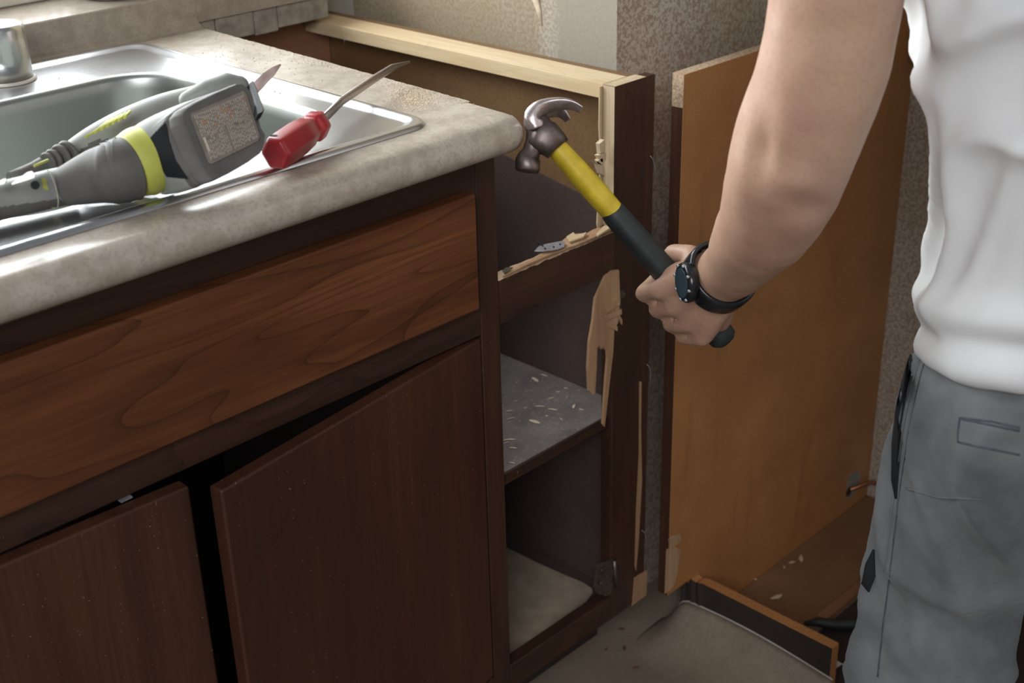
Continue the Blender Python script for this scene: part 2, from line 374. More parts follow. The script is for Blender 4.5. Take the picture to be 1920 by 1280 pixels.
rings(bw, rg, close_last=True)
bw.build('sink_bowl', M['bowl_steel_dim'], sink)
dr = MB(); dr.loft([(bx_, by_, .7345), (bx_, by_, .737), (bx_, by_, .7372)], [.045, .043, .03], n=32, up=(1, 0, 0)); dr.build('drain', M['cap_steel'], sink)

cx, cy = -.3135, .4775
cap = thing('sink_air_gap', (cx, cy, .9127), 'brushed chrome cylinder cap standing on the sink deck at its back', 'tap fitting')
g = MB(); g.loft([(cx, cy, .9130), (cx, cy, .915), (cx, cy, .9165)], [.0325, .0325, .0305], n=40, up=(1, 0, 0)); g.build('gasket', M['cap_white'], cap)
g = MB(); zs_ = [.9166, .94, .960, .972, .9765, .9785, .979]; rr = [.0292, .0292, .029, .0285, .027, .0235, .016]
g.loft([(cx, cy, z) for z in zs_], rr, n=48, up=(1, 0, 0)); g.build('cap', M['cap_steel'], cap)

bo = MB(); bx, by = -.085, .612
pz = [(.957, .030), (.9575, .036), (.960, .043), (.975, .051), (1.0, .061), (1.03, .068), (1.032, .066), (1.0, .058), (.975, .047), (.965, .03)]
bo.loft([(bx, by, z) for z, r in pz], [r for z, r in pz], n=48, up=(1, 0, 0))
tag(bo.build('bowl', M['ceramic']), 'white round dish standing on the window sill behind the sink', 'bowl')

# ================================================================== sink cabinet
sc_ = thing('sink_cabinet', (-.5, .3, 0), 'dark brown sink base cabinet under the countertop with two doors ajar', 'cabinet')
def part(name, args, mat, parent, bevel=.0015, fm=None, **k):
    b = MB(); b.box(*args, fm=fm); return b.build(name, mat, parent, bevel=bevel, **k)
part('top_rail', (-1.2, -.0302, 0, .019, .800, .8725), M['walnut_x'], sc_)
part('middle_rail', (-1.2, -.0302, 0, .019, .637, .688), M['walnut_x'], sc_)
part('bottom_rail', (-1.2, -.0302, 0, .019, .10, .139), M['walnut_x'], sc_)
part('stile', (-.030, .0, 0, .019, .10, .8725), M['walnut_z'], sc_)
dfm = MB(); dfm.box(-1.2, -.0475, -.018, -.0002, .681, .8172); dfm.build('false_drawer_front', M['cherry'], sc_, bevel=.0022)
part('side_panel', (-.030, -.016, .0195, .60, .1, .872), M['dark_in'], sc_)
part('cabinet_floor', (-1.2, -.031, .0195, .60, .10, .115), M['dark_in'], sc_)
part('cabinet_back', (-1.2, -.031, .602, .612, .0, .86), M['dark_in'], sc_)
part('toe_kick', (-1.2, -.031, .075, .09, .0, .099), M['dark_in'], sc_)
def door(h, fx, fy, z0, z1, name):
    hx, hy = h; d = V((fx-hx, fy-hy, 0)).normalized(); nn = V((-d.y, d.x, 0)); 
    if nn.y < 0: nn = -nn
    a = V((hx, hy, z0)); b = V((fx, fy, z0)); b_ = MB()
    b_.prism([a, b, b+nn*.018, a+nn*.018], (0, 0, z1-z0)); o = b_.build(name, M['door'], sc_, bevel=.0028, seg=3)
    return o
door((-.0315, -.0005), -.4244, -.0532, .142, .6335, 'door')
d1 = door((-.815, -.0005), -.4395, -.0226, .142, .6335, 'door')
ct_ = MB(); q = on(240, 943, 1, -.004); ct_.box(q.x-.006, q.x+.006, -.003, .004, .6350, .6368); ct_.build('door_catch', M['zinc'], sc_)

# ================================================================== narrow gutted drawer cabinet
nc = thing('drawer_cabinet', (.12, .3, 0), 'narrow dark brown cabinet stripped of drawer and door, right beside the sink cabinet', 'cabinet')
XI = .2025
st = MB()
st.box(XI, .262, 0, .019, .10, .700, fm=[0, 0, 0, 0, 0, 0]); st.build('stile', M['walnut_z'], nc, bevel=.0012)
st = MB(); st.box(XI, .262, 0, .019, .7003, .8789, fm=[1, 0, 0, 1, 1, 1]); st.build('stile', [M['walnut_z'], M['pine_z']], nc, bevel=.0006)
part('scribe_strip', (.2625, .2795, .001, .017, .125, .8785), M['edge_dark'], nc, bevel=.001)
def ragged(name, x0, x1, z0, z1, y0, y1, mat, amp, seed, top=True, n=60, lift=.0, fmi=None):
    'board whose one long edge is torn'
    r_ = random.Random(seed); b = MB(); vs = []
    for i in range(n+1):
        x = x0+(x1-x0)*i/n; k = noise.noise(V((x*70, seed, 0)))*amp+r_.uniform(-amp, amp)*.35
        k2 = noise.noise(V((x*60, seed+5, 0)))*amp
        vs += [(x, y0, z0), (x, y1, z0), (x, y1, z1+k2), (x, y0, z1+k)]
    fs = []
    for i in range(n):
        for j in range(4): fs.append([i*4+j, i*4+(j+1) % 4, (i+1)*4+(j+1) % 4, (i+1)*4+j])
    b.add(vs, fs); b.m[-len(fs):] = [1 if j % 4 == 2 else 0 for j in range(len(fs))]
    b.add(vs[:4], [[3, 2, 1, 0]]); b.add(vs[-4:], [[0, 1, 2, 3]])
    return b.build(name, [mat, M['rail_raw']], nc)
ragged('middle_rail', .0003, XI-.0003, .6405, .6955, .0, .019, M['walnut_x'], .0016, 4)
part('bottom_rail', (.0003, XI-.0003, 0, .019, .10, .1405), M['walnut_x'], nc)
part('side_panel', (.2490, .2615, .0195, .618, .1, .8787), M['side_in'], nc, bevel=.0006)
lb_ = MB(); lb_.prism([(.2465, .0195, .1155), (.2465, .598, .1155), (.2465, .598, .797), (.2465, .0195, .699)], (.0023, 0, 0)); lb_.build('shadow_sheet', M['grey_in'], nc)  # grey-brown sheet whose slanted top paints in the countertop's shadow line
part('side_panel', (-.0145, -.003, .0195, .600, .1, .860), M['side_in'], nc, bevel=.0006)
part('back_panel', (.0, .2462, .5985, .604, .0, .79), M['grey_in'], nc, bevel=0)
part('nailer', (-.002, .2487, .600, .618, .79, .8835), M['orange'], nc)
cl = MB(); cl.box(.2045, .2483, .0195, .5995, .8600, .8789); cl.build('cleat', M['pine_y'], nc, bevel=.001)
part('shelf', (.001, .2462, .012, .596, .4150, .4300), [M['dusty']], nc, bevel=.002)
part('shelf_nosing', (.001, .2462, .008, .0118, .4140, .4302), M['walnut_x'], nc, bevel=.001)
part('cabinet_floor', (.001, .2462, .0195, .596, .1005, .1150), M['grey_in'], nc, bevel=.001)
part('toe_kick', (.001, .262, .075, .088, .0, .0995), M['dark_in'], nc)
# torn face veneer on the stile
def plate(pix, y, th, mat, name, parent, mi=0, **k):
    b = MB(); b.prism([on(px, py, 1, y) for px, py in pix], (0, th, 0)); return b.build(name, mat, parent, **k)
plate([(1136,518),(1150,508),(1161,506),(1163,560),(1159,605),(1152,618),(1150,660),(1143,720),(1134,800),(1131,795),(1136,720),(1140,672),(1139,650),(1135,656),(1132,648),(1128,655),(1124,647),(1120,653),(1119,690),(1116,738),(1112,740),(1105,733),(1103,690),(1106,640),(1113,600),(1117,560)], -.0042, .004, M['splinter'], 'torn_splinter', nc)
for k, (a, b_, c, d) in enumerate([(1140,575,1163,562), (1138,590,1166,580), (1143,603,1158,612), (1150,566,1167,600)]):
    plate([(a, b_), (c, d), (c, d+9), (a, b_+10)], -.0085+.001*k, .0045-.0005*k, M['splinter'], 'torn_stub', nc)
plate([(1125,163),(1134,160),(1133,260),(1130,330),(1134,345),(1131,420),(1123,440),(1120,420),(1127,300),(1124,240)], .0195, .002, M['pine_z'], 'torn_edge', nc)
for pix in ([(1121,292),(1136,285),(1136,300),(1128,304)], [(1119,303),(1130,296),(1134,330),(1126,326)], [(1112,298),(1120,302),(1130,310),(1118,306)], [(1124,270),(1133,262),(1134,284),(1126,288)]):
    plate(pix, .008, .006, M['pine_z'], 'torn_edge', nc)
plate([(1200,715),(1203,716),(1202,800),(1204,900),(1198,1010),(1193,1070),(1191,1062),(1194,950),(1199,850)], -.0012, .0035, M['splinter'], 'torn_edge', nc)
plate([(1190,1083),(1214,1070),(1212,1115),(1186,1135)], -.0012, .0028, M['splinter'], 'torn_edge', nc)
# hinges left on the stile
plate([(1119,1062),(1124,1056),(1138,1052),(1150,1046),(1157,1050),(1160,1090),(1150,1110),(1137,1118),(1120,1112),(1114,1102),(1117,1080)], -.0025, .0023, M['hinge'], 'hinge', nc)
hp = MB()
for px, py in ((1128, 1068), (1126, 1092), (1137, 1080), (1152, 1062)):
    c_ = on(px, py, 1, -.003); hp.loft([c_, c_+V((0, -.0016, 0))], [.0022, .0016], n=10, up=(0, 0, 1), mi=0)
c0, c1 = on(1152, 1050, 1, -.004), on(1155, 1100, 1, -.004); hp.loft([c0, c1], [.0028, .0028], n=10, up=(1, 0, 0))
hp.build('hinge_screws', M['tool_metal'], nc)
plate([(1163,545),(1168,543),(1173,548),(1172,556),(1166,560),(1166,590),(1162,604),(1160,590)], -.003, .0028, M['hinge'], 'hinge', nc)

# raw splinters and metal on the middle rail
def flat(pix, z, th, mat, name, parent=None, **k):
    b = MB(); b.prism([on(px, py, 2, z) for px, py in pix], (0, 0, th)); return b.build(name, mat, parent, **k)
flat([(943,519),(975,500),(1010,482),(1045,462),(1060,449),(1078,441),(1100,440),(1112,433),(1130,427),(1147,424),(1146,432),(1110,449),(1075,463),(1040,476),(985,500),(944,521)], .6972, .0022, M['splinter'], 'torn_splinter', nc)
tag(flat([(1062,446),(1075,438),(1079,443),(1100,438),(1094,446),(1068,455)], .701, .002, M['pine_y'], 'wood_shard'), 'pale wood shard lying on the torn rail beside the metal plate', 'splinter', None)
tag(flat([(1118,441),(1133,425),(1145,422),(1150,426),(1132,437),(1120,445)], .701, .002, M['pine_y'], 'wood_shard'), 'pale wood shard at the right end of the torn rail against the stile', 'splinter', None)
mp = MB(); zc = .7015
mp.prism([on(px, py, 2, zc) for px, py in [(1002,472),(1010,463),(1022,459),(1052,453),(1060,456),(1058,464),(1045,469),(1018,472)]], (0, 0, .0012))
brk = mp.build('metal_bracket', M['zinc'], bevel=.0003)
tag(brk, 'small grey metal hinge plate lying on the torn middle rail', 'metal plate')
hl = MB()
for px, py in ((1022, 466), (1050, 458), (1038, 463)):
    c_ = on(px, py, 2, zc+.0013); hl.loft([c_, c_+V((0, 0, .0003))], [(.0024, .0012), (.0024, .0012)], n=12, up=(.7, .7, 0))
hl.loft([on(1010, 458, 2, .7035), on(1007, 451, 2, .707), on(1018, 461, 2, .7045)], [.0008]*3, n=8)
hl.build('plate_holes', M['tool_black'], brk)
sm = MB(); sm.prism([on(px, py, 2, .7000) for px, py in [(941,508),(950,502),(962,502),(956,508),(946,514)]], (0, 0, .001)); 
tag(sm.build('metal_bracket', M['hinge'], bevel=.0002), 'small dark metal clip at the left end of the torn rail', 'metal plate')

# shelf liner
ln = MB(); L_ = [(941+6,1028),(949,1027),(1010,1057),(1060,1079),(1092,1092),(1110,1104),(1111,1112),(1098,1130),(1060,1155),(1015,1190),(985,1210),(951,1232)]
pts = [on(px, py, 2, .1165) for px, py in L_[1:]]; pts = [V((max(p.x, .003), p.y, p.z)) for p in pts]; pts = [V((.003, .27, .1165))]+pts+[V((.003, .03, .1165))]
ln.prism([V((min(p.x, .2455), p.y, p.z)) for p in pts], (0, 0, .0012))
tag(ln.build('shelf_liner', M['liner']), 'pale beige liner sheet on the floor of the gutted cabinet', 'liner')

# ---- wood splinters on the shelf: one shard copied
def shard_mesh(L, w, h, seed):
    r_ = random.Random(seed); b = MB(); n = 7; cs = []; rs = []
    for i in range(n):
        t = i/(n-1); cs.append((-L/2+L*t, math.sin(t*3)*L*.06, h*.55)); k = math.sin(math.pi*min(max(t, .04), .96))**.6; rs.append((h*.5*k, w*.5*k*(1+r_.uniform(-.2, .2))))
    b.loft(cs, rs, n=7, up=(0, 0, 1), smooth=False); return b
sh_spots = [(1003,712,.016,.0045,-60), (969,717,.006,.002,40), (1033,747,.010,.002,20), (1077,762,.011,.004,75), (1012,762,.014,.002,-5), (1036,768,.013,.002,-20), (1002,791,.017,.007,-35), (958,785,.013,.002,25),
            (955,825,.015,.0035,5), (962,840,.010,.0015,-10), (975,790,.006,.002,70), (1052,786,.007,.0018,-60), (955,771,.010,.0015,10), (960,868,.008,.003,-20), (1020,704,.012,.0015,-35), (987,734,.005,.0015,50), (1046,735,.006,.002,0), (950,830,.008,.002,30),
            (1064,745,.006,.0015,60), (967,752,.006,.0015,15), (1090,768,.007,.0015,-30), (985,765,.005,.001,20), (1061,728,.006,.0015,-15), (1025,780,.004,.0015,0)]
protos = []
for i, (px, py, L, w_, a) in enumerate(sh_spots):
    q = on(px, py, 2, .4305)
    if i < 3:
        o = shard_mesh(.014, (.0045, .002, .003)[i], .0016, i).build('wood_splinter', M['sawdust'], loc=(0, 0, 0)); protos.append(o)
    else: o = protos[i % 3].copy(); C.objects.link(o)
    o.location = (q.x, q.y, .4302); o.rotation_euler = (0, 0, math.radians(a-45)); s_ = L/.014; o.scale = (s_, s_*(.8 if w_ < .003 else 1.2), 1)
    if L > .0155:
        tag(o, {1003: 'curled pale wood shaving at the back of the dusty shelf', 1002: 'largest brown wood chip in the middle of the dusty shelf'}.get(px, 'wood chip on the dusty cabinet shelf'), 'splinter', 'wood splinters on the dusty cabinet shelf')
    elif i == 3: tag(o, 'pale wood splinter nearest the right wall at mid shelf, beside the forked splinter', 'splinter', 'wood splinters on the dusty cabinet shelf')
    elif i == 17-9: tag(o, 'wide pale splinter at the left of the dusty shelf beside the face frame', 'splinter', 'wood splinters on the dusty cabinet shelf')
    else: tag(o, 'small pale wood splinter on the dusty cabinet shelf', 'splinter', 'wood splinters on the dusty cabinet shelf')

# ================================================================== right-hand cabinet remains
rc = thing('gutted_cabinet', (.59, -.03, 0), 'remains of a gutted cabinet: tall tan side panel standing against the papered wall', 'cabinet')
PX, PY = .3035, -.0246
pp = MB(); pr = [(PX, .10), (PX, .8768), (.8745, .8768), (.8745, 0), (PX+.075, 0), (PX+.075, .10)]
pp.prism([(x, PY, z) for x, z in pr], (0, .018, 0), mi=0, side=1); pp.build('side_panel', [M['tan'], M['chip']], rc, bevel=.0005)
part('edge_band', (PX-.0008, PX-.0002, PY+.0005, PY+.0175, .1005, .835), M['edge_dark'], rc, bevel=0)
pk = MB(); pts = [on(px, py, 1, PY-.0006) for px, py in [(1253,1010),(1262,1003),(1275,1000),(1276,1012),(1268,1020),(1256,1028)]]; pk.prism(pts, (0, -.0015, 0)); pk.build('torn_chip', M['splinter'], rc)
pk = MB(); pts = [on(px, py, 1, PY-.0006) for px, py in [(1249,1030),(1262,1022),(1276,1030),(1270,1070),(1262,1100),(1246,1112)]]; pk.prism(pts, (0, -.0012, 0)); pk.build('torn_chip', M['splinter'], rc)
tk = MB(); r_ = random.Random(9); vs = []; n = 40
for i in range(n+1):
    y = -.005-.262*i/n; dz = (r_.uniform(-.012, .002) if i < 5 else 0); dx = r_.uniform(-.003, .003) if i < 6 else 0
    vs += [(.3625, y, .0), (.3795, y, .0), (.3795+dx, y, .0995+dz), (.3625+dx, y, .0995+dz)]
fs = [[i*4+j, i*4+(j+1) % 4, (i+1)*4+(j+1) % 4, (i+1)*4+j] for i in range(n) for j in range(4)]
tk.add(vs, fs); tk.m = [1 if (k % 4 == 3) else 0 for k in range(len(fs))]; tk.add(vs[:4], [[0, 1, 2, 3]]); tk.add(vs[-4:], [[3, 2, 1, 0]])
tk.build('toe_kick', [M['tan'], M['dark_in']], rc)
part('back_nailer', (.8550, .8745, -.80, PY-.0003, .785, .8765), M['orange'], rc)
sb = MB(); sb.box(.381, .874, -.150, -.0255, .0, .006); tag(sb.build('subfloor_board', M['floorboard'], bevel=.001), 'dull brown board on the floor at the foot of the tan panel', 'board')
bt = MB(); bt.box(.515, .874, -.168, -.151, .0, .012); tag(bt.build('batten', M['orange'], bevel=.001), 'thin reddish brown batten along the near edge of the brown floor board', 'batten')
dfl = MB(); dfl.box(.381, .874, -1.0, -.170, 0, .002); tag(dfl.build('bare_floor', M['dark_in']), 'dark dirty bare floor patch where the cabinet stood', 'floor patch')
hs = MB(); c_ = [on(1508, 1168, 2, .012), on(1535, 1166, 2, .014), on(1565, 1171, 2, .014), on(1600, 1170, 2, .013), on(1680, 1180, 2, .013)]
hs.loft(c_, [.003, .0075, .0085, .0085, .0085], n=14); tag(hs.build('hose', M['black_rubber']), 'black hose lying on the bare floor behind the toe board', 'hose')
# pipe through the wall
hl = on(1600, 906, 1, PY-.001); b = MB(); ho = []
for k in range(22):
    a = 2*math.pi*k/22; r = 1+.12*math.sin(3*a+1); ho.append((hl.x+.021*r*math.cos(a), PY-.0012, hl.z+.026*r*math.sin(a)))
b.prism(ho, (0, .001, 0)); 
esc = b.build('pipe_patch', M['plaster'], rc)
b = MB(); ho = [(hl.x-.014+.0075*math.cos(2*math.pi*k/16), PY-.0022, hl.z-.010+.009*math.sin(2*math.pi*k/16)) for k in range(16)]; b.prism(ho, (0, .0008, 0)); b.build('pipe_hole', M['dark_in'], rc)
pi_ = MB(); p0 = V((hl.x-.014, PY-.003, hl.z-.006)); pi_.loft([p0, p0+V((.045, -.012, 0)), p0+V((.072, -.075, .0))], [.0035]*3, n=12); tag(pi_.build('copper_pipe', M['copper']), 'thin copper pipe coming out of the hole low in the tan panel', 'pipe')

# lifted vinyl lip along the toe board
vf = MB(); nx, nyy = 16, 30; vs = []
def vz(t, s):
    k = min(1, s/.16); k = k*k*(3-2*k)
    return -.0006+k*((.050+.010*math.sin(s*3.3))*max(0, t)**2.1+.0008*min(1, t*6))
for j in range(nyy+1):
    s_ = j/nyy; y = .030-.303*s_
    for i in range(nx+1):
        t = i/nx; x = .250+.1115*t; vs.append((x, y, vz(t, s_)))
n0 = len(vs); vs += [(x, y, z-.0009) for x, y, z in vs]
W = nx+1; fs = []
for j in range(nyy):
    for i in range(nx):
        a = j*W+i; fs += [[a, a+1, a+W+1, a+W], [n0+a, n0+a+W, n0+a+W+1, n0+a+1]]
for j in range(nyy): a = j*W+nx; fs.append([a, a+W, n0+a+W, n0+a])
for i in range(nx): fs += [[i, i+1, n0+i+1, n0+i], [nyy*W+i, n0+nyy*W+i, n0+nyy*W+i+1, nyy*W+i+1]]
vf.add(vs, fs, 0, True)
vfo = tag(vf.build('vinyl_lip', M['vinyl'], loc=flo.location), 'edge of the dirty vinyl floor curling up against the toe board', 'vinyl flooring')
eg = MB(); cs = [V((.3618, .030-.303*j/nyy, vz(1, j/nyy)+.0003)) for j in range(3, nyy+1)]; eg.loft(cs, [.0011]*len(cs), n=6); eg.build('pale_edge', M['vinyl_back'], vfo)
fy = MB(); fy.prism([on(px, py, 2, .02) for px, py in [(1549,1228),(1556,1232),(1566,1237),(1578,1246),(1566,1253),(1562,1270),(1555,1272),(1552,1250)]], (0, 0, .001)); fy.build('frayed_corner', M['vinyl_back'], vfo)
fy = MB(); fy.loft([on(px, py, 2, .02) for px, py in [(1566,1237),(1580,1245),(1590,1240),(1605,1244),(1616,1252)]], [.0007]*5, n=6); fy.build('loose_thread', M['vinyl_back'], vfo)

# ---- small things
def crumb(px, py, z, L, mat='sawdust', a=0):
    return on(px, py, 2, z), L, a
# sawdust on the counter: nobody could count it
sd = MB(); r_ = random.Random(21)
def grain(q, s_):
    h = s_*.6
    a = r_.uniform(0, 6.28); c_, s2 = math.cos(a)*s_, math.sin(a)*s_
    sd.add([(q.x+c_, q.y+s2, q.z), (q.x-s2*.6, q.y+c_*.6, q.z), (q.x-c_, q.y-s2, q.z), (q.x+s2*.6, q.y-c_*.6, q.z), (q.x, q.y, q.z+h)], [[0, 1, 4], [1, 2, 4], [2, 3, 4], [3, 0, 4], [0, 3, 2, 1]])
for i in range(900):
    t = r_.random()**.7; y = .50-.50*t if r_.random() < .8 else r_.uniform(-.02, .5)
    x = cutx(y)-.002-abs(r_.gauss(0, .012)); grain(V((x, y, .9121)), r_.uniform(.0004, .0011))
for i in range(1100):
    q = on(r_.gauss(775, 22), r_.gauss(183, 11), 2, .9121)
    if q.x < cutx(q.y)-.001 and q.x > -.105: grain(q, r_.uniform(.0005, .0014))
so = tag(sd.build('sawdust', M['sawdust']), 'pale sawdust scattered along the sawn edge of the countertop', 'sawdust'); so['kind'] = 'stuff'
sd = MB()
for i in range(170):
    q = on(r_.uniform(395, 640), r_.gauss(105, 24), 2, .9121)
    if cutx(q.y)-.004 > q.x > -.108 and q.y < .53: grain(q, r_.uniform(.0005, .0011))
for px, py in ((111,147),(90,182),(515,172),(525,175),(380,100)): 
    q = on(px, py, 2, .9129); 
    if py != 182: grain(q, .0013)
so = tag(sd.build('dark_crumbs', M['crumb']), 'dark reddish crumbs sprinkled on the counter behind the sink', 'crumbs'); so['kind'] = 'stuff'
def wire(name, pix, ax, val, r, mat, label, cat='wire'):
    b = MB(); b.loft([on(px, py, ax, val) for px, py in pix], [r]*len(pix), n=6, up=(.3, .5, .8)); return tag(b.build(name, mat), label, cat)
wire('brad_nail', [(1219,292),(1224,298),(1228,312),(1228,330)], 1, -.002, .0006, M['zinc'], 'thin bent brad poking from the upper edge of the right stile', 'nail')
wire('brad_nail', [(1213,683),(1219,690),(1220,704),(1219,716)], 1, -.002, .0006, M['zinc'], 'thin bent brad poking from the middle of the right stile', 'nail')
wire('brad_nail', [(1203,994),(1209,998),(1212,1008),(1211,1014)], 1, -.002, .0006, M['zinc'], 'thin bent brad poking from the bottom of the right stile', 'nail')
wire('brad_nail', [(645,72),(646,77),(645,82)], 0, .2035, .0006, M['zinc'], 'tiny nail hanging under the pale cleat near its back end', 'nail')
fd = []
for i, (px, py, L) in enumerate([(1137,1217,.007), (1265,1243,.014), (1192,1252,.010), (1170,1216,.012), (1165,1100+80,.01), (1330,1180,.006)]):
    q = on(px, py, 2, .0006)
    if i == 0: o = shard_mesh(.014, .006, .003, 11).build('debris_chip', M['crumb'], loc=(0, 0, 0)); fd.append(o)
    else: o = fd[0].copy(); C.objects.link(o)
    o.location = (q.x, q.y, .0003); o.scale = (L/.014,)*3; o.rotation_euler = (0, 0, i*1.3); tag(o, 'small dark chip of debris on the dirty vinyl floor', 'debris', 'debris chips on the vinyl floor')
tc = []
for i, (px, py, L) in enumerate([(1485,1055,.012), (1503,1048,.020), (1415,1085,.010), (1455,1120,.022), (1470,1063,.008)]):
    q = on(px, py, 2, .0066)
    if i == 0: o = shard_mesh(.014, .005, .003, 13).build('wood_splinter', M['pine_y'], loc=(0, 0, 0)); tc.append(o)
    else: o = tc[0].copy(); C.objects.link(o)
    o.location = (q.x, q.y, .0062); o.scale = (L/.014,)*3; o.rotation_euler = (0, 0, i*1.1-.5); tag(o, 'pale wood splinter on the brown floor board below the tan panel', 'splinter', 'splinters on the brown floor board')
b = MB(); b.loft([on(1003, -30, 0, .321), on(1004, 0, 0, .3215), on(1010, 20, 0, .3225), on(1016, 48, 0, .3225)], [(.0015, .005), (.0015, .006), (.001, .0045), (.0008, .0008)], n=10, up=(1, 0, 0)); tag(b.build('torn_paper', M['sawdust']), 'pale sliver of torn wallpaper hanging on the wall above the cleat', 'paper scrap')
# ================================================================== tools on the sink
def proj(p):
    d = V(p)-CP; z = d.dot(F); return 960+FPX*d.dot(R)/z, 640-FPX*d.dot(U)/z
def inside(poly, x, y):
    c = False; n = len(poly)
    for i in range(n):
        (x1, y1), (x2, y2) = poly[i], poly[i-1]
        if (y1 > y) != (y2 > y) and x < (x2-x1)*(y-y1)/(y2-y1)+x1: c = not c
    return c
def colour_faces(o, poly, mi):
    'give the facing faces of a moulded shell inside an outline another colour'
    off = wloc(o)
    for f in o.data.polygons:
        c = f.center+off
        if f.normal.dot(CP-c) > 0 and inside(poly, *proj(c)): f.material_index = mi
def px_r(px, D): return px*D/FPX
def zr(px, py, rp, ratio=1.0, base=.9155):
    'centre of a round thing of rp pixels radius that rests on the deck'
    r = .03
    for _ in range(8):
        p = on(px, py, 2, base+r*ratio); D = (p-CP).dot(F); r = px_r(rp, D)
    return p, r
def interp(path, k):
    out = []
    n = len(path)
    for i in range(n-1):
        for j in range(k):
            t = j/k; p0 = path[max(i-1, 0)]; p1 = path[i]; p2 = path[i+1]; p3 = path[min(i+2, n-1)]
            out.append(tuple(.5*((2*b)+(-a+c)*t+(2*a-5*b+4*c-d)*t*t+(-a+3*b-3*c+d)*t**3) for a, b, c, d in zip(p0, p1, p2, p3)))
    out.append(tuple(path[-1])); return out
saw = thing('cordless_saw', on(300, 330, 2, .9158), 'grey and lime green cordless saw lying on its side across the sink front', 'power tool')
def limb(name, path, mats, k=4, n=40, up=U, cap=True, mis=None, ratio=1.0, flat=1.0, power=2.0, base=.9155):
    cs, rs = [], []
    path = [q if len(q) == 4 else (*q, 1.0) for q in path]
    for px, py, rp, ml in interp(path, k):
        p, r = zr(px, py, rp, ratio, base); cs.append(p); rs.append((r*ml, r*flat*ml))
    b = MB(); b.loft(cs, rs, n=n, up=up, power=power, round_ends=False); return b.build(name, mats, saw)
A3 = [M['tool_grey'], M['tool_dkgrey'], M['tool_green'], M['tool_black']]
nk = limb('grip', [(-90,402,30),(-40,390,33),(0,377,35.5),(50,365,36),(100,353,36),(138,345,36)], A3, k=24, n=90)
colour_faces(nk, [(-100,402),(0,388),(60,380),(110,372),(138,388),(138,420),(-100,460)], 1)
colour_faces(nk, [(78,335),(85,333),(90,355),(82,356)], 2); colour_faces(nk, [(97,388),(104,388),(109,400),(100,400)], 2)
for x in (96, 130):
    p, r = zr(x, 354-(x-96)*.25, 36.8); q, _ = zr(x+1.4, 353.7-(x-96)*.25, 36.8); b = MB(); b.loft([p, q], [r, r], n=40, up=U); b.build('grip_ring', M['vinyl_back'], saw)
b = MB(); q = on(66, 347, 2, .957); b.loft([q, q+(CP-q).normalized()*.004], [.0035, .0035], n=16, up=U); b.build('screw_hole', M['tool_black'], saw)
bt_ = limb('rubber_boot', [(120,350,36.5),(134,346,40),(158,338,46),(184,330,52),(204,326,56,1.0),(209,325,57,1.035),(214,323,58,1.0),(219,322,58.6,1.035),(224,320,59.4,1.0),(229,319,60,1.035),(234,318,60.6,1.0),(240,316,61,1.02)], M['tool_dkgrey'], k=3)
yc = limb('lime_collar', [(222,320,54),(238,315,59),(250,310,62),(264,304,66),(276,300,66)], M['tool_green'], k=3)
# motor shell blending into the battery foot
face = [(352,203),(372,191),(410,173),(446,158),(456,158),(470,172),(474,190),(482,215),(489,240),(497,252),(495,270),(488,287),(470,300),(440,318),(410,333),(400,335),(392,330),(380,312),(368,285),(356,255),(345,232),(343,215)]
pcD_ = (zr(280, 300, 67)[0]-CP).dot(F)
def zface(px, py):
    u = (px-343)/150.; v_ = (py-158)/178.
    return .992-.003*u-.072*v_+.004
DP = (pcD_-.012)
_a, _b, _c = at(343, 215, DP-.010), at(470, 165, DP+.026), at(400, 335, DP-.022)
_n = (_b-_a).cross(_c-_a).normalized()
def fpt(px, py):
    d = F + R*((px-960)/FPX) - U*((py-640)/FPX); return CP+d*((_a-CP).dot(_n)/d.dot(_n))
fp = [fpt(px, py) for px, py in face]
fc = sum(fp, V())/len(fp); nrm = _n if _n.dot(CP-fc) > 0 else -_n
print('FACE z', [round(p.z, 3) for p in fp], 'n', nrm, 'pcD', pcD_)
nf = len(fp)
pc, pr_ = zr(280, 300, 67)
ax0 = (pc-zr(215, 323, 59)[0]).normalized(); a_ = (U-ax0*U.dot(ax0)).normalized(); b__ = ax0.cross(a_)
if b__.dot(CP-pc) < 0: b__ = -b__
def sorted_ring(pts, c, ux, vx): return sorted(pts, key=lambda p: math.atan2((p-c).dot(vx), (p-c).dot(ux)))
# resample face outline by screen angle so both outlines match
def face_at(th):
    d = (math.cos(th), -math.sin(th)); cxp, cyp = 420, 248; best = None
    for i in range(nf):
        x1, y1 = face[i]; x2, y2 = face[(i+1) % nf]; ex, ey = x2-x1, y2-y1
        den = d[0]*ey-d[1]*ex
        if abs(den) < 1e-9: continue
        t = ((x1-cxp)*ey-(y1-cyp)*ex)/den; s_ = ((x1-cxp)*d[1]-(y1-cyp)*d[0])/den
        if t > 0 and -1e-6 <= s_ <= 1+1e-6: best = t if best is None else max(best, t)
    px, py = cxp+d[0]*best, cyp+d[1]*best; return px, py
NF = 220
def ringpt(th):
    # around the shell axis: screen angle th, 'up' and the right/left turned into depth
    return pc+a_*(pr_*math.sin(th))+b__*(pr_*-.9*math.cos(th))
rgs = []
ths = [2*math.pi*k/NF for k in range(NF)]
FP_ = []
for th in ths:
    px, py = face_at(th); FP_.append(fpt(px, py))
def fscale(s_, back): return [fc+(p-fc)*s_+back for p in FP_]
bk = (pc-fc)
base_ring = [ringpt(th) for th in ths]
rgs.append(base_ring)
for k in range(1, 120):
    t = k/120; e = t*t*(3-2*t)
    rgs.append([r0.lerp(f0+bk*.18, e)+(f0-fc).normalized()*(.0035*math.sin(t*math.pi)) for r0, f0 in zip(base_ring, FP_)])
for sc2, t in ((1.03, .16), (1.035, .10), (1.03, .05), (1.0, .0)): rgs.append([p*1 for p in fscale(sc2, bk*t)])
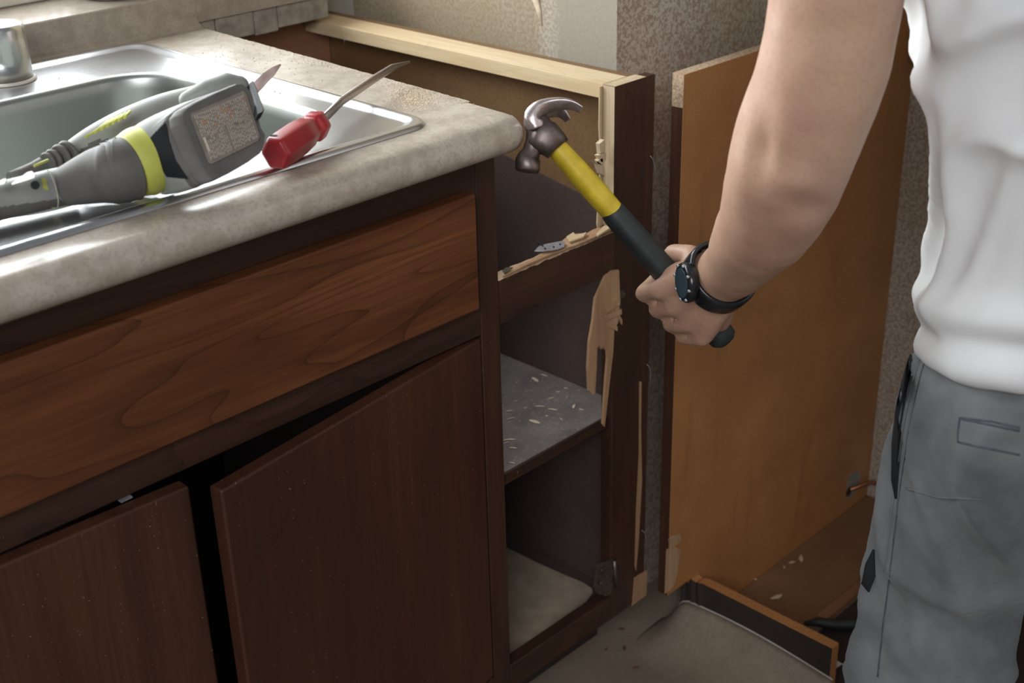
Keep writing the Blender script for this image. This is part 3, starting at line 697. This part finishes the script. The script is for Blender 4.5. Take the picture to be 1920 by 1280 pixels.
b = MB(); n = NF; vs = [p for r in rgs for p in r]
b.add(vs, [[i*n+k, i*n+(k+1) % n, (i+1)*n+(k+1) % n, (i+1)*n+k] for i in range(len(rgs)-1) for k in range(n)], 0, True)
b.m = [(1 if i > 88 else 0) for i in range(len(rgs)-1) for k in range(n)]
b.add(rgs[-1], [list(range(n))], 1); b.add(rgs[0], [list(range(n))], 0)
sh = b.build('motor_shell', A3, saw)
colour_faces(sh, [(281,258),(310,229),(314,238),(318,262),(330,300),(354,336),(312,332),(296,305),(286,282)], 3)
# label
lab = MB(); LQ = [(358,214),(455,172),(462,180),(487,258),(483,266),(396,309),(390,306),(357,222)]
L3 = [fpt(px, py)+nrm*.0007 for px, py in LQ]
lab.prism(L3, nrm*.0006); lb = lab.build('battery_label', M['label'] if 'label' in M else plain('label_grey', (.20, .17, .14), .45, var=.2, scale=150), saw)
r_ = random.Random(5); P00, P10, P11, P01 = [fpt(px, py)+nrm*.0014 for px, py in ((360,216),(457,176),(485,260),(394,305))]
def uv(u, v): return (P00*(1-u)+P10*u)*(1-v)+(P01*(1-u)+P11*u)*v
tx = MB(); tx2 = MB()
for c_ in range(26):
    u0 = .02+c_*.0375; v = .03
    while v < .95:
        L = r_.uniform(.02, .10)
        if not (.50 < v < .56 and r_.random() < .7) and not (.46 < u0 < .50 and v > .45):
            q = [uv(u0, v), uv(u0+.017, v), uv(u0+.017, min(v+L, .98)), uv(u0, min(v+L, .98))]
            (tx2 if (r_.random() < .10 and v < .45) else tx).prism(q, nrm*.0002)
        v += L+r_.uniform(.012, .04)
tx.build('label_print', plain('label_print', (.42, .38, .31), .5), saw); tx2.build('label_print', plain('label_orange', (.50, .22, .10), .5), saw)
b = MB(); b.prism([uv(.03, .52), uv(.06, .51), uv(.07, .80), uv(.04, .81)], nrm*.0003); b.build('label_print', plain('label_bar', (.55, .48, .38), .5), saw)
# rear limb: body shell with vents, ribs, nose
rl = limb('body_shell', [(445,180,27),(410,186,34),(360,203,40),(310,218,42),(260,236,41),(215,254,38),(180,268,33),(150,281,27),(138,286,24)], A3, k=6, base=.925)
colour_faces(rl, [(138,292),(178,262),(230,262),(290,235),(300,300),(140,330)], 1)
colour_faces(rl, [(175,262),(225,222),(270,200),(300,205),(262,228),(215,252)], 0)
b = MB()
for k in range(6):
    p = [on(x, y, 2, .968) for x, y in ((178+k*11, 248-k*5.5), (204+k*8, 226-k*3.5))]
    off = (CP-p[0]).normalized()*.0
    b.loft([p[0]+off, p[1]+off], [.0013, .0013], n=8, up=U)
b.loft([on(160,257,2,.966), on(214,224,2,.966)], [.0011, .0011], n=8, up=U)
b.build('vent_slats', M['tool_green'], saw)
b = MB()
for i, (x, y, r0) in enumerate([(131,288,27),(118,293,25),(104,299,22),(94,303,20)]):
    p, r = zr(x, y, r0, 1, .93); q, _ = zr(x-7, y+3, r0, 1, .93); b.loft([p, (p+q)/2, q], [r*.88, r, r*.88], n=32, up=U)
b.build('ribbed_collar', M['tool_dkgrey'], saw)
limb('nose', [(100,301,17),(80,309,15),(60,318,13),(20,334,12)], M['tool_dkgrey'], k=2, base=.93)
b = MB(); b.loft([on(64,311,2,.955), on(90,300,2,.955)], [.0012, .0012], n=8, up=U); b.build('lime_line', M['tool_green'], saw)
for (pts_, z_) in (([(21,344),(52,322),(60,320),(67,327),(66,333),(52,338),(22,347)], .958), ([(-16,346),(8,334),(14,336),(10,345),(-14,350)], .955)):
    b = MB(); b.prism([on(px, py, 2, z_) for px, py in pts_], (CP-on(40,330,2,.95)).normalized()*-.010); b.build('trigger', plain('beige_plastic', (.36, .32, .26), .5), saw, bevel=.0012)
b = MB(); b.prism([on(px, py, 2, .985) for px, py in [(464,158),(475,150),(482,165),(496,205),(493,210),(484,214),(480,200),(474,180)]], (nrm*-1)*.012); b.build('battery_clip', M['tool_black'], saw, bevel=.001)
b = MB(); c_ = [on(472,172,2,.962), on(495,148,2,.966), on(512,133,2,.970), on(526,121,2,.974)]; b.loft(c_, [(.006, .0007), (.006, .0007), (.0042, .0006), (.0008, .0005)], n=10, up=U); b.build('saw_blade', plain('blade_steel', (.80, .70, .68), .35, .5), saw)
b = MB(); p = on(384, 170, 2, .985); b.loft([on(352,188,2,.978), on(390,172,2,.984), on(430,160,2,.986), on(448,160,2,.985)], [.008, .0115, .012, .009], n=20, up=U, round_ends=True); b.build('battery_latch', M['tool_grey'], saw)

# red handled tool
sdv = thing('flat_screwdriver', on(550, 268, 2, .9165), 'red faceted handle with a long flat grey steel shank reaching past the sawn counter edge', 'screwdriver')
p0, p1 = on(515, 290, 2, .9335), on(592, 236, 2, .9335); dv = (p1-p0).normalized(); Lh = (p1-p0).length+.010
b = MB(); prf = [(0, .0132), (.003, .0158), (.010, .0165), (.5*Lh, .0165), (.70*Lh, .0150), (.74*Lh, .0122), (.79*Lh, .0122), (.83*Lh, .0152), (.95*Lh, .0148), (1.0*Lh, .0118)]
b.loft([p0+dv*s_ for s_, r in prf], [(r*1.02, r*.95) for s_, r in prf], n=6, up=(0, 0, 1), smooth=False, twist=math.pi/6)
hd = b.build('handle', M['red'], sdv, bevel=.0028, seg=3)
for f in hd.data.polygons: f.use_smooth = True
b = MB(); q = on(513, 255, 2, .951); b.loft([q, q+V((0, 0, .0008))], [(.0022, .004), (.002, .0038)], n=14, up=dv); b.build('hang_hole', M['tool_black'], hd)
e0 = p0+dv*(Lh*.99); sp = [e0, on(640,190,2,.934), on(700,149,2,.934), on(735,127,2,.9345), on(768,116,2,.936)]
b = MB(); b.loft(sp, [(.0042, .0022), (.0042, .0022), (.0042, .0020), (.0040, .0015), (.0012, .0006)], n=12, up=(0, 0, 1), power=5, smooth=True); b.build('shank', M['shank'], sdv)

# ================================================================== hammer
Hh, Hb = at(1040, 272, 1.372), at(1361, 640, 1.425); ha = (Hb-Hh).normalized()
hm = thing('claw_hammer', (Hh+Hb)/2, 'claw hammer with yellow handle and black grip striking the counter corner, held in the hand', 'hammer')
b = MB(); b.loft([Hh+ha*t for t in (-.012, .0, .03, .06, .088, .12)], [(.0088, .0105), (.0098, .012), (.0112, .014), (.0118, .0148), (.0112, .014), (.0108, .0135)], n=28, up=U, power=2.6); b.build('handle', M['yellow'], hm)
Lg = (Hb-Hh).length
b = MB(); pts_ = [(.088, .0112), (.091, .0132), (.098, .0140), (.14, .0146), (.18, .0142), (.21, .0145), (.24, .0150), (Lg-.012, .0158), (Lg-.004, .0150), (Lg, .0110)]
b.loft([Hh+ha*t for t, r in pts_], [(r*.92, r*1.05) for t, r in pts_], n=28, up=U, power=2.5); b.build('grip', M['black_rubber'], hm)
hd = MB()
def hp(px, py, d=0): return at(px, py, 1.368+d)
hd.loft([hp(989,322), hp(989.5,318), hp(990,300), hp(991,296), hp(996,285), hp(1002,270), hp(1008,256), hp(1012,243), hp(1010,232), hp(1006,222)],
        [.0112, .0128, .0130, .0118, .0095, .0098, .0125, .0140, .0130, .0100], n=28, up=F, power=2.2)
hd.loft([hp(998,248), hp(1010,252), hp(1024,258), hp(1038,270), hp(1046,279)], [(.012, .015), (.0155, .0175), (.0165, .0175), (.0145, .0155), (.0132, .0140)], n=28, up=F, power=2.8)
hd.build('head', M['tool_metal'], hm)
for k, (path) in enumerate(([(1004,240,-.004,.013,.0085),(999,222,-.006,.012,.009),(1010,206,-.007,.0105,.0062),(1030,197,-.008,.0085,.0042),(1055,194,-.010,.0075,.0030),(1076,198,-.011,.0065,.0020),(1091,207,-.012,.0055,.0008)],
                            [(1012,246,.006,.012,.0085),(1008,230,.004,.0115,.0080),(1014,215,.003,.0110,.0060),(1028,207,.003,.0100,.0042),(1044,207,.004,.0090,.0030),(1056,214,.005,.0078,.0020),(1065,226,.006,.0062,.0008)])):
    b = MB(); pp_ = interp(path, 4); b.loft([hp(x, y, d) for x, y, d, w_, t_ in pp_], [(w_, t_) for x, y, d, w_, t_ in pp_], n=20, up=F*.80-U*.6, power=3); b.build('claw', M['claw_metal'], hm)

# ================================================================== the person
Fd = V((.755, .656, 0)); Ld = V((-.656, .755, 0)); Z = V((0, 0, 1))
P = V((.105, -.640, 0))
def bod(mb, cs, rs, up=(0, 0, 1), n=24, power=2.0): mb.loft(cs, rs, n=n, up=up, round_ends=True, power=power)
def fuse(mb, name, mats, voxel, smooth_n, parent=None, loc=None, disp=None):
    'melt overlapping volumes into one continuous skin'
    o = mb.build(name, mats, parent, loc=loc)
    rm = o.modifiers.new('r', 'REMESH'); rm.mode = 'VOXEL'; rm.voxel_size = voxel; rm.use_smooth_shade = True
    sm_ = o.modifiers.new('s', 'SMOOTH'); sm_.factor = .5; sm_.iterations = smooth_n
    dg = bpy.context.evaluated_depsgraph_get(); dg.update(); me = bpy.data.meshes.new_from_object(o.evaluated_get(dg))
    o.modifiers.clear(); o.data = me
    me.materials.clear()
    for mt in (mats if isinstance(mats, (list, tuple)) else [mats]): me.materials.append(mt)
    off = wloc(o)
    if disp:
        nn = [v.normal.copy() for v in me.vertices]
        for v, nv in zip(me.vertices, nn): v.co = v.co+disp(v.co+off, nv)
        if voxel > .004:
            bm = bmesh.new(); bm.from_mesh(me)
            for _ in range(4): bmesh.ops.smooth_vert(bm, verts=bm.verts, factor=.5, use_axis_x=True, use_axis_y=True, use_axis_z=True)
            bm.to_mesh(me); bm.free()
    for p in me.polygons: p.use_smooth = True; p.material_index = 0
    return o
HJ = lambda s: P+Ld*(.078*s)+Z*.78
bd = MB()
TC = [(P+Z*.74, .120, .090), (P+Z*.82, .122, .092), (P+Z*.92+Fd*.005, .138, .098), (P+Z*1.02+Fd*.015, .135, .095), (P+Z*1.14+Fd*.035+Ld*.005, .155, .105), (P+Z*1.24+Fd*.05+Ld*.01, .165, .10), (P+Z*1.31+Fd*.06+Ld*.01, .12, .08)]
bod(bd, [c for c, a, b in TC], [(a, b) for c, a, b in TC], up=Ld, n=36, power=2.3)
NB = P+Z*1.33+Fd*.07; HC = P+Z*1.50+Fd*.12
bod(bd, [NB, NB+Z*.05+Fd*.015, HC-Z*.06-Fd*.01], [.060, .056, .058])
gz = V((.25, .93, -.28)).normalized(); gr = gz.cross(Z).normalized(); gu = gr.cross(gz)     # where the head looks
bod(bd, [HC-gu*.05, HC-gu*.02, HC+gu*.03, HC+gu*.07], [(.075, .060), (.090, .070), (.095, .076), (.075, .062)], up=gz, n=32)
bod(bd, [HC-gu*.075+gz*.045, HC-gu*.055+gz*.06], [.032, .040])                              # jaw, chin
bod(bd, [HC+gu*.015+gz*.092, HC-gu*.022+gz*.112], [.008, .014], n=12)                        # nose
for s in (-1, 1):
    bod(bd, [HC-gu*.02+gr*.078*s+gz*.0, HC+gu*.02+gr*.082*s-gz*.005], [(.014, .006), (.017, .007)], up=gz, n=12)
    bod(bd, [HC+gu*.030+gz*.086+gr*.015*s, HC+gu*.030+gz*.080+gr*.045*s], [.009, .008], n=10)  # brows
bod(bd, [HC-gu*.050+gz*.092-gr*.018, HC-gu*.050+gz*.100, HC-gu*.050+gz*.092+gr*.018], [.006, .009, .006], n=10)  # lips
for s in (-1, 1):
    kn = P+Ld*(.080*s)+Fd*(.075+.03*s)+Z*.46; an = P+Ld*(.110*s)+Fd*(-.02+.06*s)+Z*.09
    bod(bd, [HJ(s), HJ(s).lerp(kn, .4), kn, kn.lerp(an, .35)-Fd*.012, an], [.055, .062, .053, .052, .036])
    bod(bd, [an-Z*.03-Fd*.02, an-Z*.05+Fd*.09], [.034, .028])
SL = at(1632, -400, 1.0); SR = P+Z*1.27+Fd*.06-Ld*.175
arm = [(1610,-220,1.01,.054),(1575,-60,1.02,.0535),(1564,20,1.035,.0530),(1550,95,1.05,.0535),(1528,172,1.07,.0540),(1498,250,1.095,.0540),(1478,310,1.118,.0530),(1460,365,1.15,.0500),(1436,418,1.19,.0450),(1407,457,1.235,.0390),(1386,490,1.275,.0340),(1367,507,1.302,.0310),(1350,522,1.325,.0300)]
arm = interp(arm, 3)
bod(bd, [SL]+[at(x, y, d) for x, y, d, r in arm], [.060]+[(r, r*.96) for x, y, d, r in arm], up=F, n=36)
bod(bd, [SL, SL.lerp(P+Z*1.27+Fd*.06, .5), SR], [.062, .075, .062])
ER = SR+V((.05, .02, -.27))-Ld*.02; WR = ER+Fd*.20+Ld*.05+Z*.04
bod(bd, [SR, SR.lerp(ER, .5), ER, ER.lerp(WR, .3), WR], [.056, .050, .043, .045, .028])
for k in range(4): q = WR+Fd*.085+Z*(.030-.02*k); bod(bd, [WR+Z*(.015-.01*k), q, q+Ld*.035+Fd*.015, q+Ld*.05-Fd*.01], [.013, .0105, .009, .008], n=12)
bod(bd, [WR+Z*.02, WR+Z*.045+Fd*.03+Ld*.015, WR+Z*.03+Fd*.065+Ld*.035], [.013, .011, .009], n=12)
# left hand closed round the grip
hc = Hh.lerp(Hb, .775); e2 = (CP-hc); e2 = (e2-ha*e2.dot(ha)).normalized(); e1 = ha.cross(e2)
if e1.dot(R) > 0: e1 = -e1
def hpos(s, r, ph): a = math.radians(ph); return hc+ha*s+e1*(r*math.cos(a))+e2*(r*math.sin(a))
W_ = at(1350, 524, 1.325)
fing = [(-.0345, .0100, 1.0), (-.0115, .0103, 1.05), (.0110, .0098, 1.0), (.0315, .0086, .92)]
for i, (s_, r, k) in enumerate(fing):
    mcp = hpos(s_*1.05, .0375, 66); pip = hpos(s_*.98-.002, .0325*(.96+.04*k), 0); dip = hpos(s_*.95, .0262, -72); tip = hpos(s_*.92, .0240, -128)
    bod(bd, [mcp, mcp.lerp(pip, .5)+(mcp-hc).normalized()*.0015, pip, pip.lerp(dip, .5), dip, tip], [r*1.10, r*.93, r*1.04, r*.90, r*.92, r*.80], n=14, up=ha)
    wr_ = W_+ha*(s_*.45)
    bod(bd, [wr_, wr_.lerp(mcp, .5)+e2*.002, mcp], [.0150, .0125, r*1.12], n=16, up=ha)
    bod(bd, [W_+ha*(s_*.5)-e2*.006, hpos(s_, .030, 108)], [.016, .0125], n=14)
bod(bd, [W_, W_.lerp(hpos(.02, .040, 120), .6), hpos(.028, .034, 112)], [.020, .018, .013])            # heel of the hand
bod(bd, [W_-ha*.014, hpos(-.036, .036, 96)], [.017, .0135])
tb = [W_-ha*.010-e2*.006, hpos(-.022, .040, 130), hpos(-.036, .032, 166), hpos(-.044, .025, 220), hpos(-.042, .024, 262)]
bod(bd, tb, [.0165, .0155, .0125, .0110, .0090], n=16)
def nodisp(p, n): return V((0, 0, 0))
def skin_disp(p, n):
    d = (p-CP).dot(F); x, y = proj(p); k = 0
    if n.dot(CP-p) > 0 and 1300 < x < 1700 and y < 560:
        for hx, hy, sx, sy, a in ((1428, 285, 22, 42, -.0060), (1525, 392, 40, 26, -.0040), (1500, 340, 34, 24, .0045), (1475, 235, 30, 90, .0035), (1395, 330, 22, 60, .0030), (1440, 440, 26, 40, -.0030), (1560, 120, 26, 120, -.0025)):
            k += a*math.exp(-((x-hx)/sx)**2-((y-hy)/sy)**2)
    k += noise.noise(p*38)*.0010
    return n*k
person = fuse(bd, 'person', M['skin'], .0034, 7, loc=(P.x, P.y, 0), disp=skin_disp)
tag(person, 'person from behind in white t-shirt and grey trousers, hammer in left hand', 'person')

# shirt
shb = MB()
T2 = [(P+Z*.760, .156, .126), (P+Z*.79, .157, .128), (P+Z*.83, .152, .126), (P+Z*.90+Fd*.005, .153, .122), (P+Z*.98+Fd*.01, .164, .118), (P+Z*1.04+Fd*.018, .174, .118), (P+Z*1.12+Fd*.035+Ld*.005, .197, .124), (P+Z*1.22+Fd*.05+Ld*.01, .196, .120), (P+Z*1.30+Fd*.055+Ld*.01, .14, .095), (P+Z*1.34+Fd*.06, .085, .075)]
shb.loft([c for c, a, b in T2], [(a, b) for c, a, b in T2], up=Ld, n=60, power=2.3)
AP = at(1575, -75, 1.02); shb.loft([SL.lerp(P+Z*1.25+Fd*.05, .4), SL, SL.lerp(AP, .5), AP], [.085, .078, .073, .071], n=36, up=F)
shb.loft([SR.lerp(P+Z*1.25+Fd*.05, .4), SR, SR.lerp(ER, .4), SR.lerp(ER, .62)], [.085, .078, .072, .069], n=36, up=F)
def shirt_disp(p, n):
    a = math.atan2((p-P).dot(Ld), -(p-P).dot(Fd)); z = p.z
    k = .011*math.exp(-((z-.818-.008*math.sin(a*2))/.016)**2) - .007*math.exp(-((z-.793-.006*math.sin(a*2))/.008)**2) + .005*math.exp(-((z-.775)/.012)**2)
    fz = min(1, max(0, (z-.79)/.08))
    q = V((p.x*9, p.y*9, z*9+p.x*10)); r1 = 1-abs(noise.noise(q)); r2 = 1-abs(noise.noise(V((p.x*16+3, p.y*16, z*7+p.y*14))))
    k += (.024*(r1**6-.3)+.011*(r2**6-.25)+.0008*noise.noise(p*28))*(.15+.85*fz)
    lift = max(0, 1-max(0, z-.80)/.22)*.26*max(-.05, -(p-P).dot(Fd))
    return n*k+Z*lift
shirt = fuse(shb, 'shirt', M['shirt'], .0055, 5, parent=person, disp=shirt_disp); shirt['label'] = 'white cotton t-shirt'

# trousers
tb_ = MB()
H2 = [(P+Z*.700, .132, .112), (P+Z*.75, .143, .122), (P+Z*.80, .126, .104), (P+Z*.86, .118, .090), (P+Z*.88, .11, .085)]
tb_.loft([c for c, a, b in H2], [(a, b) for c, a, b in H2], up=Ld, n=60, power=2.4)
for s in (-1, 1):
    kn = P+Ld*(.080*s)+Fd*(.075+.03*s)+Z*.46; an = P+Ld*(.110*s)+Fd*(-.02+.06*s)+Z*.07
    tb_.loft([HJ(s)+Z*.03, HJ(s)-Z*.04+Ld*(.002*s), HJ(s).lerp(kn, .4)+Ld*(.004*s), HJ(s).lerp(kn, .7), kn, kn.lerp(an, .5), an+Z*.02, an-Z*.015], [(.046, .07), (.069, .103), (.076, .106), (.074, .098), (.072, .088), (.076, .08), (.074, .08), (.072, .082)], n=48, up=Ld, power=2.2)
def tro_disp(p, n):
    q = V((p.x*7, p.y*7, p.z*4.0)); r1 = 1-abs(noise.noise(q+V((4, 2, p.z*2)))); r2 = 1-abs(noise.noise(V((p.x*15+p.z*10, p.y*15, p.z*9))))
    r3 = 1-abs(noise.noise(V((p.x*6+9, p.y*6, p.z*8+(p.x-p.y)*9))))
    return n*(.018*(r1**6-.3)+.007*(r2**5-.3)+.011*(r3**8-.2)+.0008*noise.noise(p*45))
tro = fuse(tb_, 'trousers', M['trousers'], .0060, 5, parent=person, disp=tro_disp); tro['label'] = 'faded grey blue cotton trousers'

bpy.context.view_layer.update()
from mathutils.bvhtree import BVHTree
def bvh(o):
    me = o.data; off = wloc(o); return BVHTree.FromPolygons([v.co+off for v in me.vertices], [list(p.vertices) for p in me.polygons])
TB = bvh(tro)
def hit(tree, px, py):
    d = (at(px, py, 1)-CP).normalized(); h = tree.ray_cast(CP, d); return (h[0], h[1]) if h[0] is not None else (None, None)
def surf_line(tree, pix, r, name, mat, parent, lift=0, seg=10, n=6, flat=1):
    cs = []
    for i in range(len(pix)-1):
        for j in range(seg):
            t = j/seg; x = pix[i][0]*(1-t)+pix[i+1][0]*t; y = pix[i][1]*(1-t)+pix[i+1][1]*t; h, nn = hit(tree, x, y)
            if h is not None: cs.append(h+nn*lift)
    if len(cs) > 2: b = MB(); b.loft(cs, [(r, r*flat)]*len(cs), n=n, up=(.2, .3, .9)); return b.build(name, mat, parent)
def surf_patch(tree, pix, name, mat, parent, lift=.0008, th=.0015):
    ps = []
    for i in range(len(pix)):
        for j in range(4):
            t = j/4; a, c = pix[i], pix[(i+1) % len(pix)]; h, nn = hit(tree, a[0]*(1-t)+c[0]*t, a[1]*(1-t)+c[1]*t)
            if h is None: continue
            ps.append((h, nn))
    if len(ps) < 5: return None
    cen = sum([p for p, n_ in ps], V())/len(ps); h, nn = hit(tree, *proj(cen)); b = MB(); n_ = len(ps)
    if h is None: return None
    top_ = [p+q*(lift+th) for p, q in ps]; mid = [(p+(h-p)*.5) for p, q in ps]; mid2 = []
    for p_ in mid:
        hh, n2 = hit(tree, *proj(p_)); mid2.append((hh if hh is not None else p_)+(n2 if n2 is not None else nn)*(lift+th))
    bot = [p-q*.001 for p, q in ps]
    vs = top_+mid2+[h+nn*(lift+th)]+bot; fs = []
    for i in range(n_):
        j = (i+1) % n_; fs += [[i, j, n_+j, n_+i], [n_+i, n_+j, 2*n_], [i, 2*n_+1+i, 2*n_+1+j, j]]
    b.add(vs, fs, 0, True); return b.build(name, mat, parent)
surf_line(TB, [(1738,665),(1722,720),(1705,800),(1690,900),(1680,980),(1668,1080),(1655,1180),(1645,1279)], .0011, 'side_seam', M['seam'], tro, .0, flat=.6)
surf_line(TB, [(1728,660),(1712,720),(1695,800),(1682,900),(1670,980),(1658,1080)], .0006, 'seam_stitch', M['trousers'], tro, .001)
surf_patch(TB, [(1714,658),(1700,690),(1684,760),(1676,830),(1675,900),(1682,935),(1686,880),(1690,800),(1703,720)], 'pocket_opening', M['dark_cloth'], tro)
surf_patch(TB, [(1640,1030),(1625,1060),(1618,1095),(1630,1110),(1642,1080)], 'pocket_opening', M['dark_cloth'], tro)
for l_ in ([(1800,783),(1860,790),(1918,803)], [(1796,828),(1860,842),(1918,854)], [(1800,783),(1797,806),(1796,828)], [(1806,786),(1860,797),(1918,809)]):
    surf_line(TB, l_, .0009, 'pocket_seam', M['seam'], tro, .0002)
surf_line(TB, [(1700,915),(1760,932),(1850,935)], .0008, 'crease_seam', M['trousers'], tro, .0006)

# watch, shoes, hair, eyes
axw = (at(1350,524,1.325)-at(1386,490,1.275)).normalized(); wc = at(1353, 521, 1.322); 
wt = thing('x', (0, 0, 0), 'x', 'x'); C.objects.unlink(wt); bpy.data.objects.remove(wt)
aa = (U-axw*U.dot(axw)).normalized(); bb = axw.cross(aa)
b = MB(); N = 48; prof = [(-.0145, .0), (-.0145, .0028), (-.010, .0045), (.010, .0045), (.0145, .0028), (.0145, .0)]
PB = bvh(person)
vs = []; rad_ = []
for k in range(N):
    th = 2*math.pi*k/N; d = aa*math.cos(th)+bb*math.sin(th); rm = 0
    for u_ in (-.012, -.004, .004, .012):
        h = PB.ray_cast(wc+axw*u_+d*.06, -d, .06)
        rm = max(rm, (h[0]-wc-axw*u_).length if h[0] is not None else .028)
    rad_.append(min(rm, .040))
rad_ = [sum(rad_[(k+j) % N] for j in range(-3, 4))/7+.0006 for k in range(N)]
for k in range(N):
    th = 2*math.pi*k/N; d = aa*math.cos(th)+bb*math.sin(th)
    for (u_, h_) in prof: vs.append(wc+axw*u_+d*(rad_[k]+h_+(.0003*math.sin(th*24))))
m_ = len(prof); b.add(vs, [[k*m_+i, k*m_+(i+1) % m_, ((k+1) % N)*m_+(i+1) % m_, ((k+1) % N)*m_+i] for k in range(N) for i in range(m_)], 0, True)
ws = b.build('wristwatch', M['watch'], person); ws['label'] = 'black wristwatch on the left wrist'
dl = at(1300, 520, 1.30)-wc; dl = (dl-axw*dl.dot(axw)).normalized(); cc_ = wc+dl*(min(rad_, key=lambda r: 0)*0+PB.ray_cast(wc+dl*.06, -dl)[0].__sub__(wc).length+.0035)
b = MB(); b.loft([cc_-dl*.002, cc_+dl*.004, cc_+dl*.0075, cc_+dl*.0090], [.0195, .0205, .0195, .0170], n=36, up=axw); b.build('watch_case', M['watch'], ws)
b = MB(); b.loft([cc_+dl*.0091, cc_+dl*.0095], [.0150, .0148], n=32, up=axw); b.build('watch_dial', M['watch_face'], ws)
b = MB(); sdw = axw.cross(dl)
for k in range(8):
    th = k*math.pi/4; q = cc_+dl*.0082+(axw*math.cos(th)+sdw*math.sin(th))*.0180; b.loft([q-dl*.002, q+dl*.0016], [.0018, .0015], n=8, up=axw)
b.build('glint_studs', M['zinc'], ws)  # bright studs set on the case as its highlight glints
for s in (-1, 1):
    an = P+Ld*(.110*s)+Fd*(-.02+.06*s)
    b = MB(); b.loft([an+Z*.045-Fd*.06, an+Z*.050-Fd*.03, an+Z*.050+Fd*.03, an+Z*.038+Fd*.10, an+Z*.030+Fd*.15, an+Z*.026+Fd*.175], [(.030, .030), (.048, .044), (.048, .044), (.036, .050), (.028, .046), (.012, .025)], n=24, up=Z, power=2.4, round_ends=False)
    b.loft([an+Z*.03, an+Z*.12], [(.048, .055), (.046, .050)], n=24, up=Fd); b.build('boot', M['shoe'], person)
    e = HC+gu*.010+gz*.080+gr*.030*s; b = MB(); b.loft([e-gz*.004, e+gz*.002], [.011, .011], n=14, round_ends=True, up=gu); b.build('eye', M['ceramic'], person)
hb = MB(); bod(hb, [HC-gu*.035-gz*.018, HC+gu*.0-gz*.012, HC+gu*.045-gz*.004, HC+gu*.085], [(.080, .070), (.092, .079), (.098, .083), (.078, .068)], up=gz, n=32)
def hair_d(p, n): return n*(.004*noise.noise(V((p.x*90, p.y*90, p.z*30))))
fuse(hb, 'hair', M['hair'], .005, 3, parent=person, disp=hair_d)
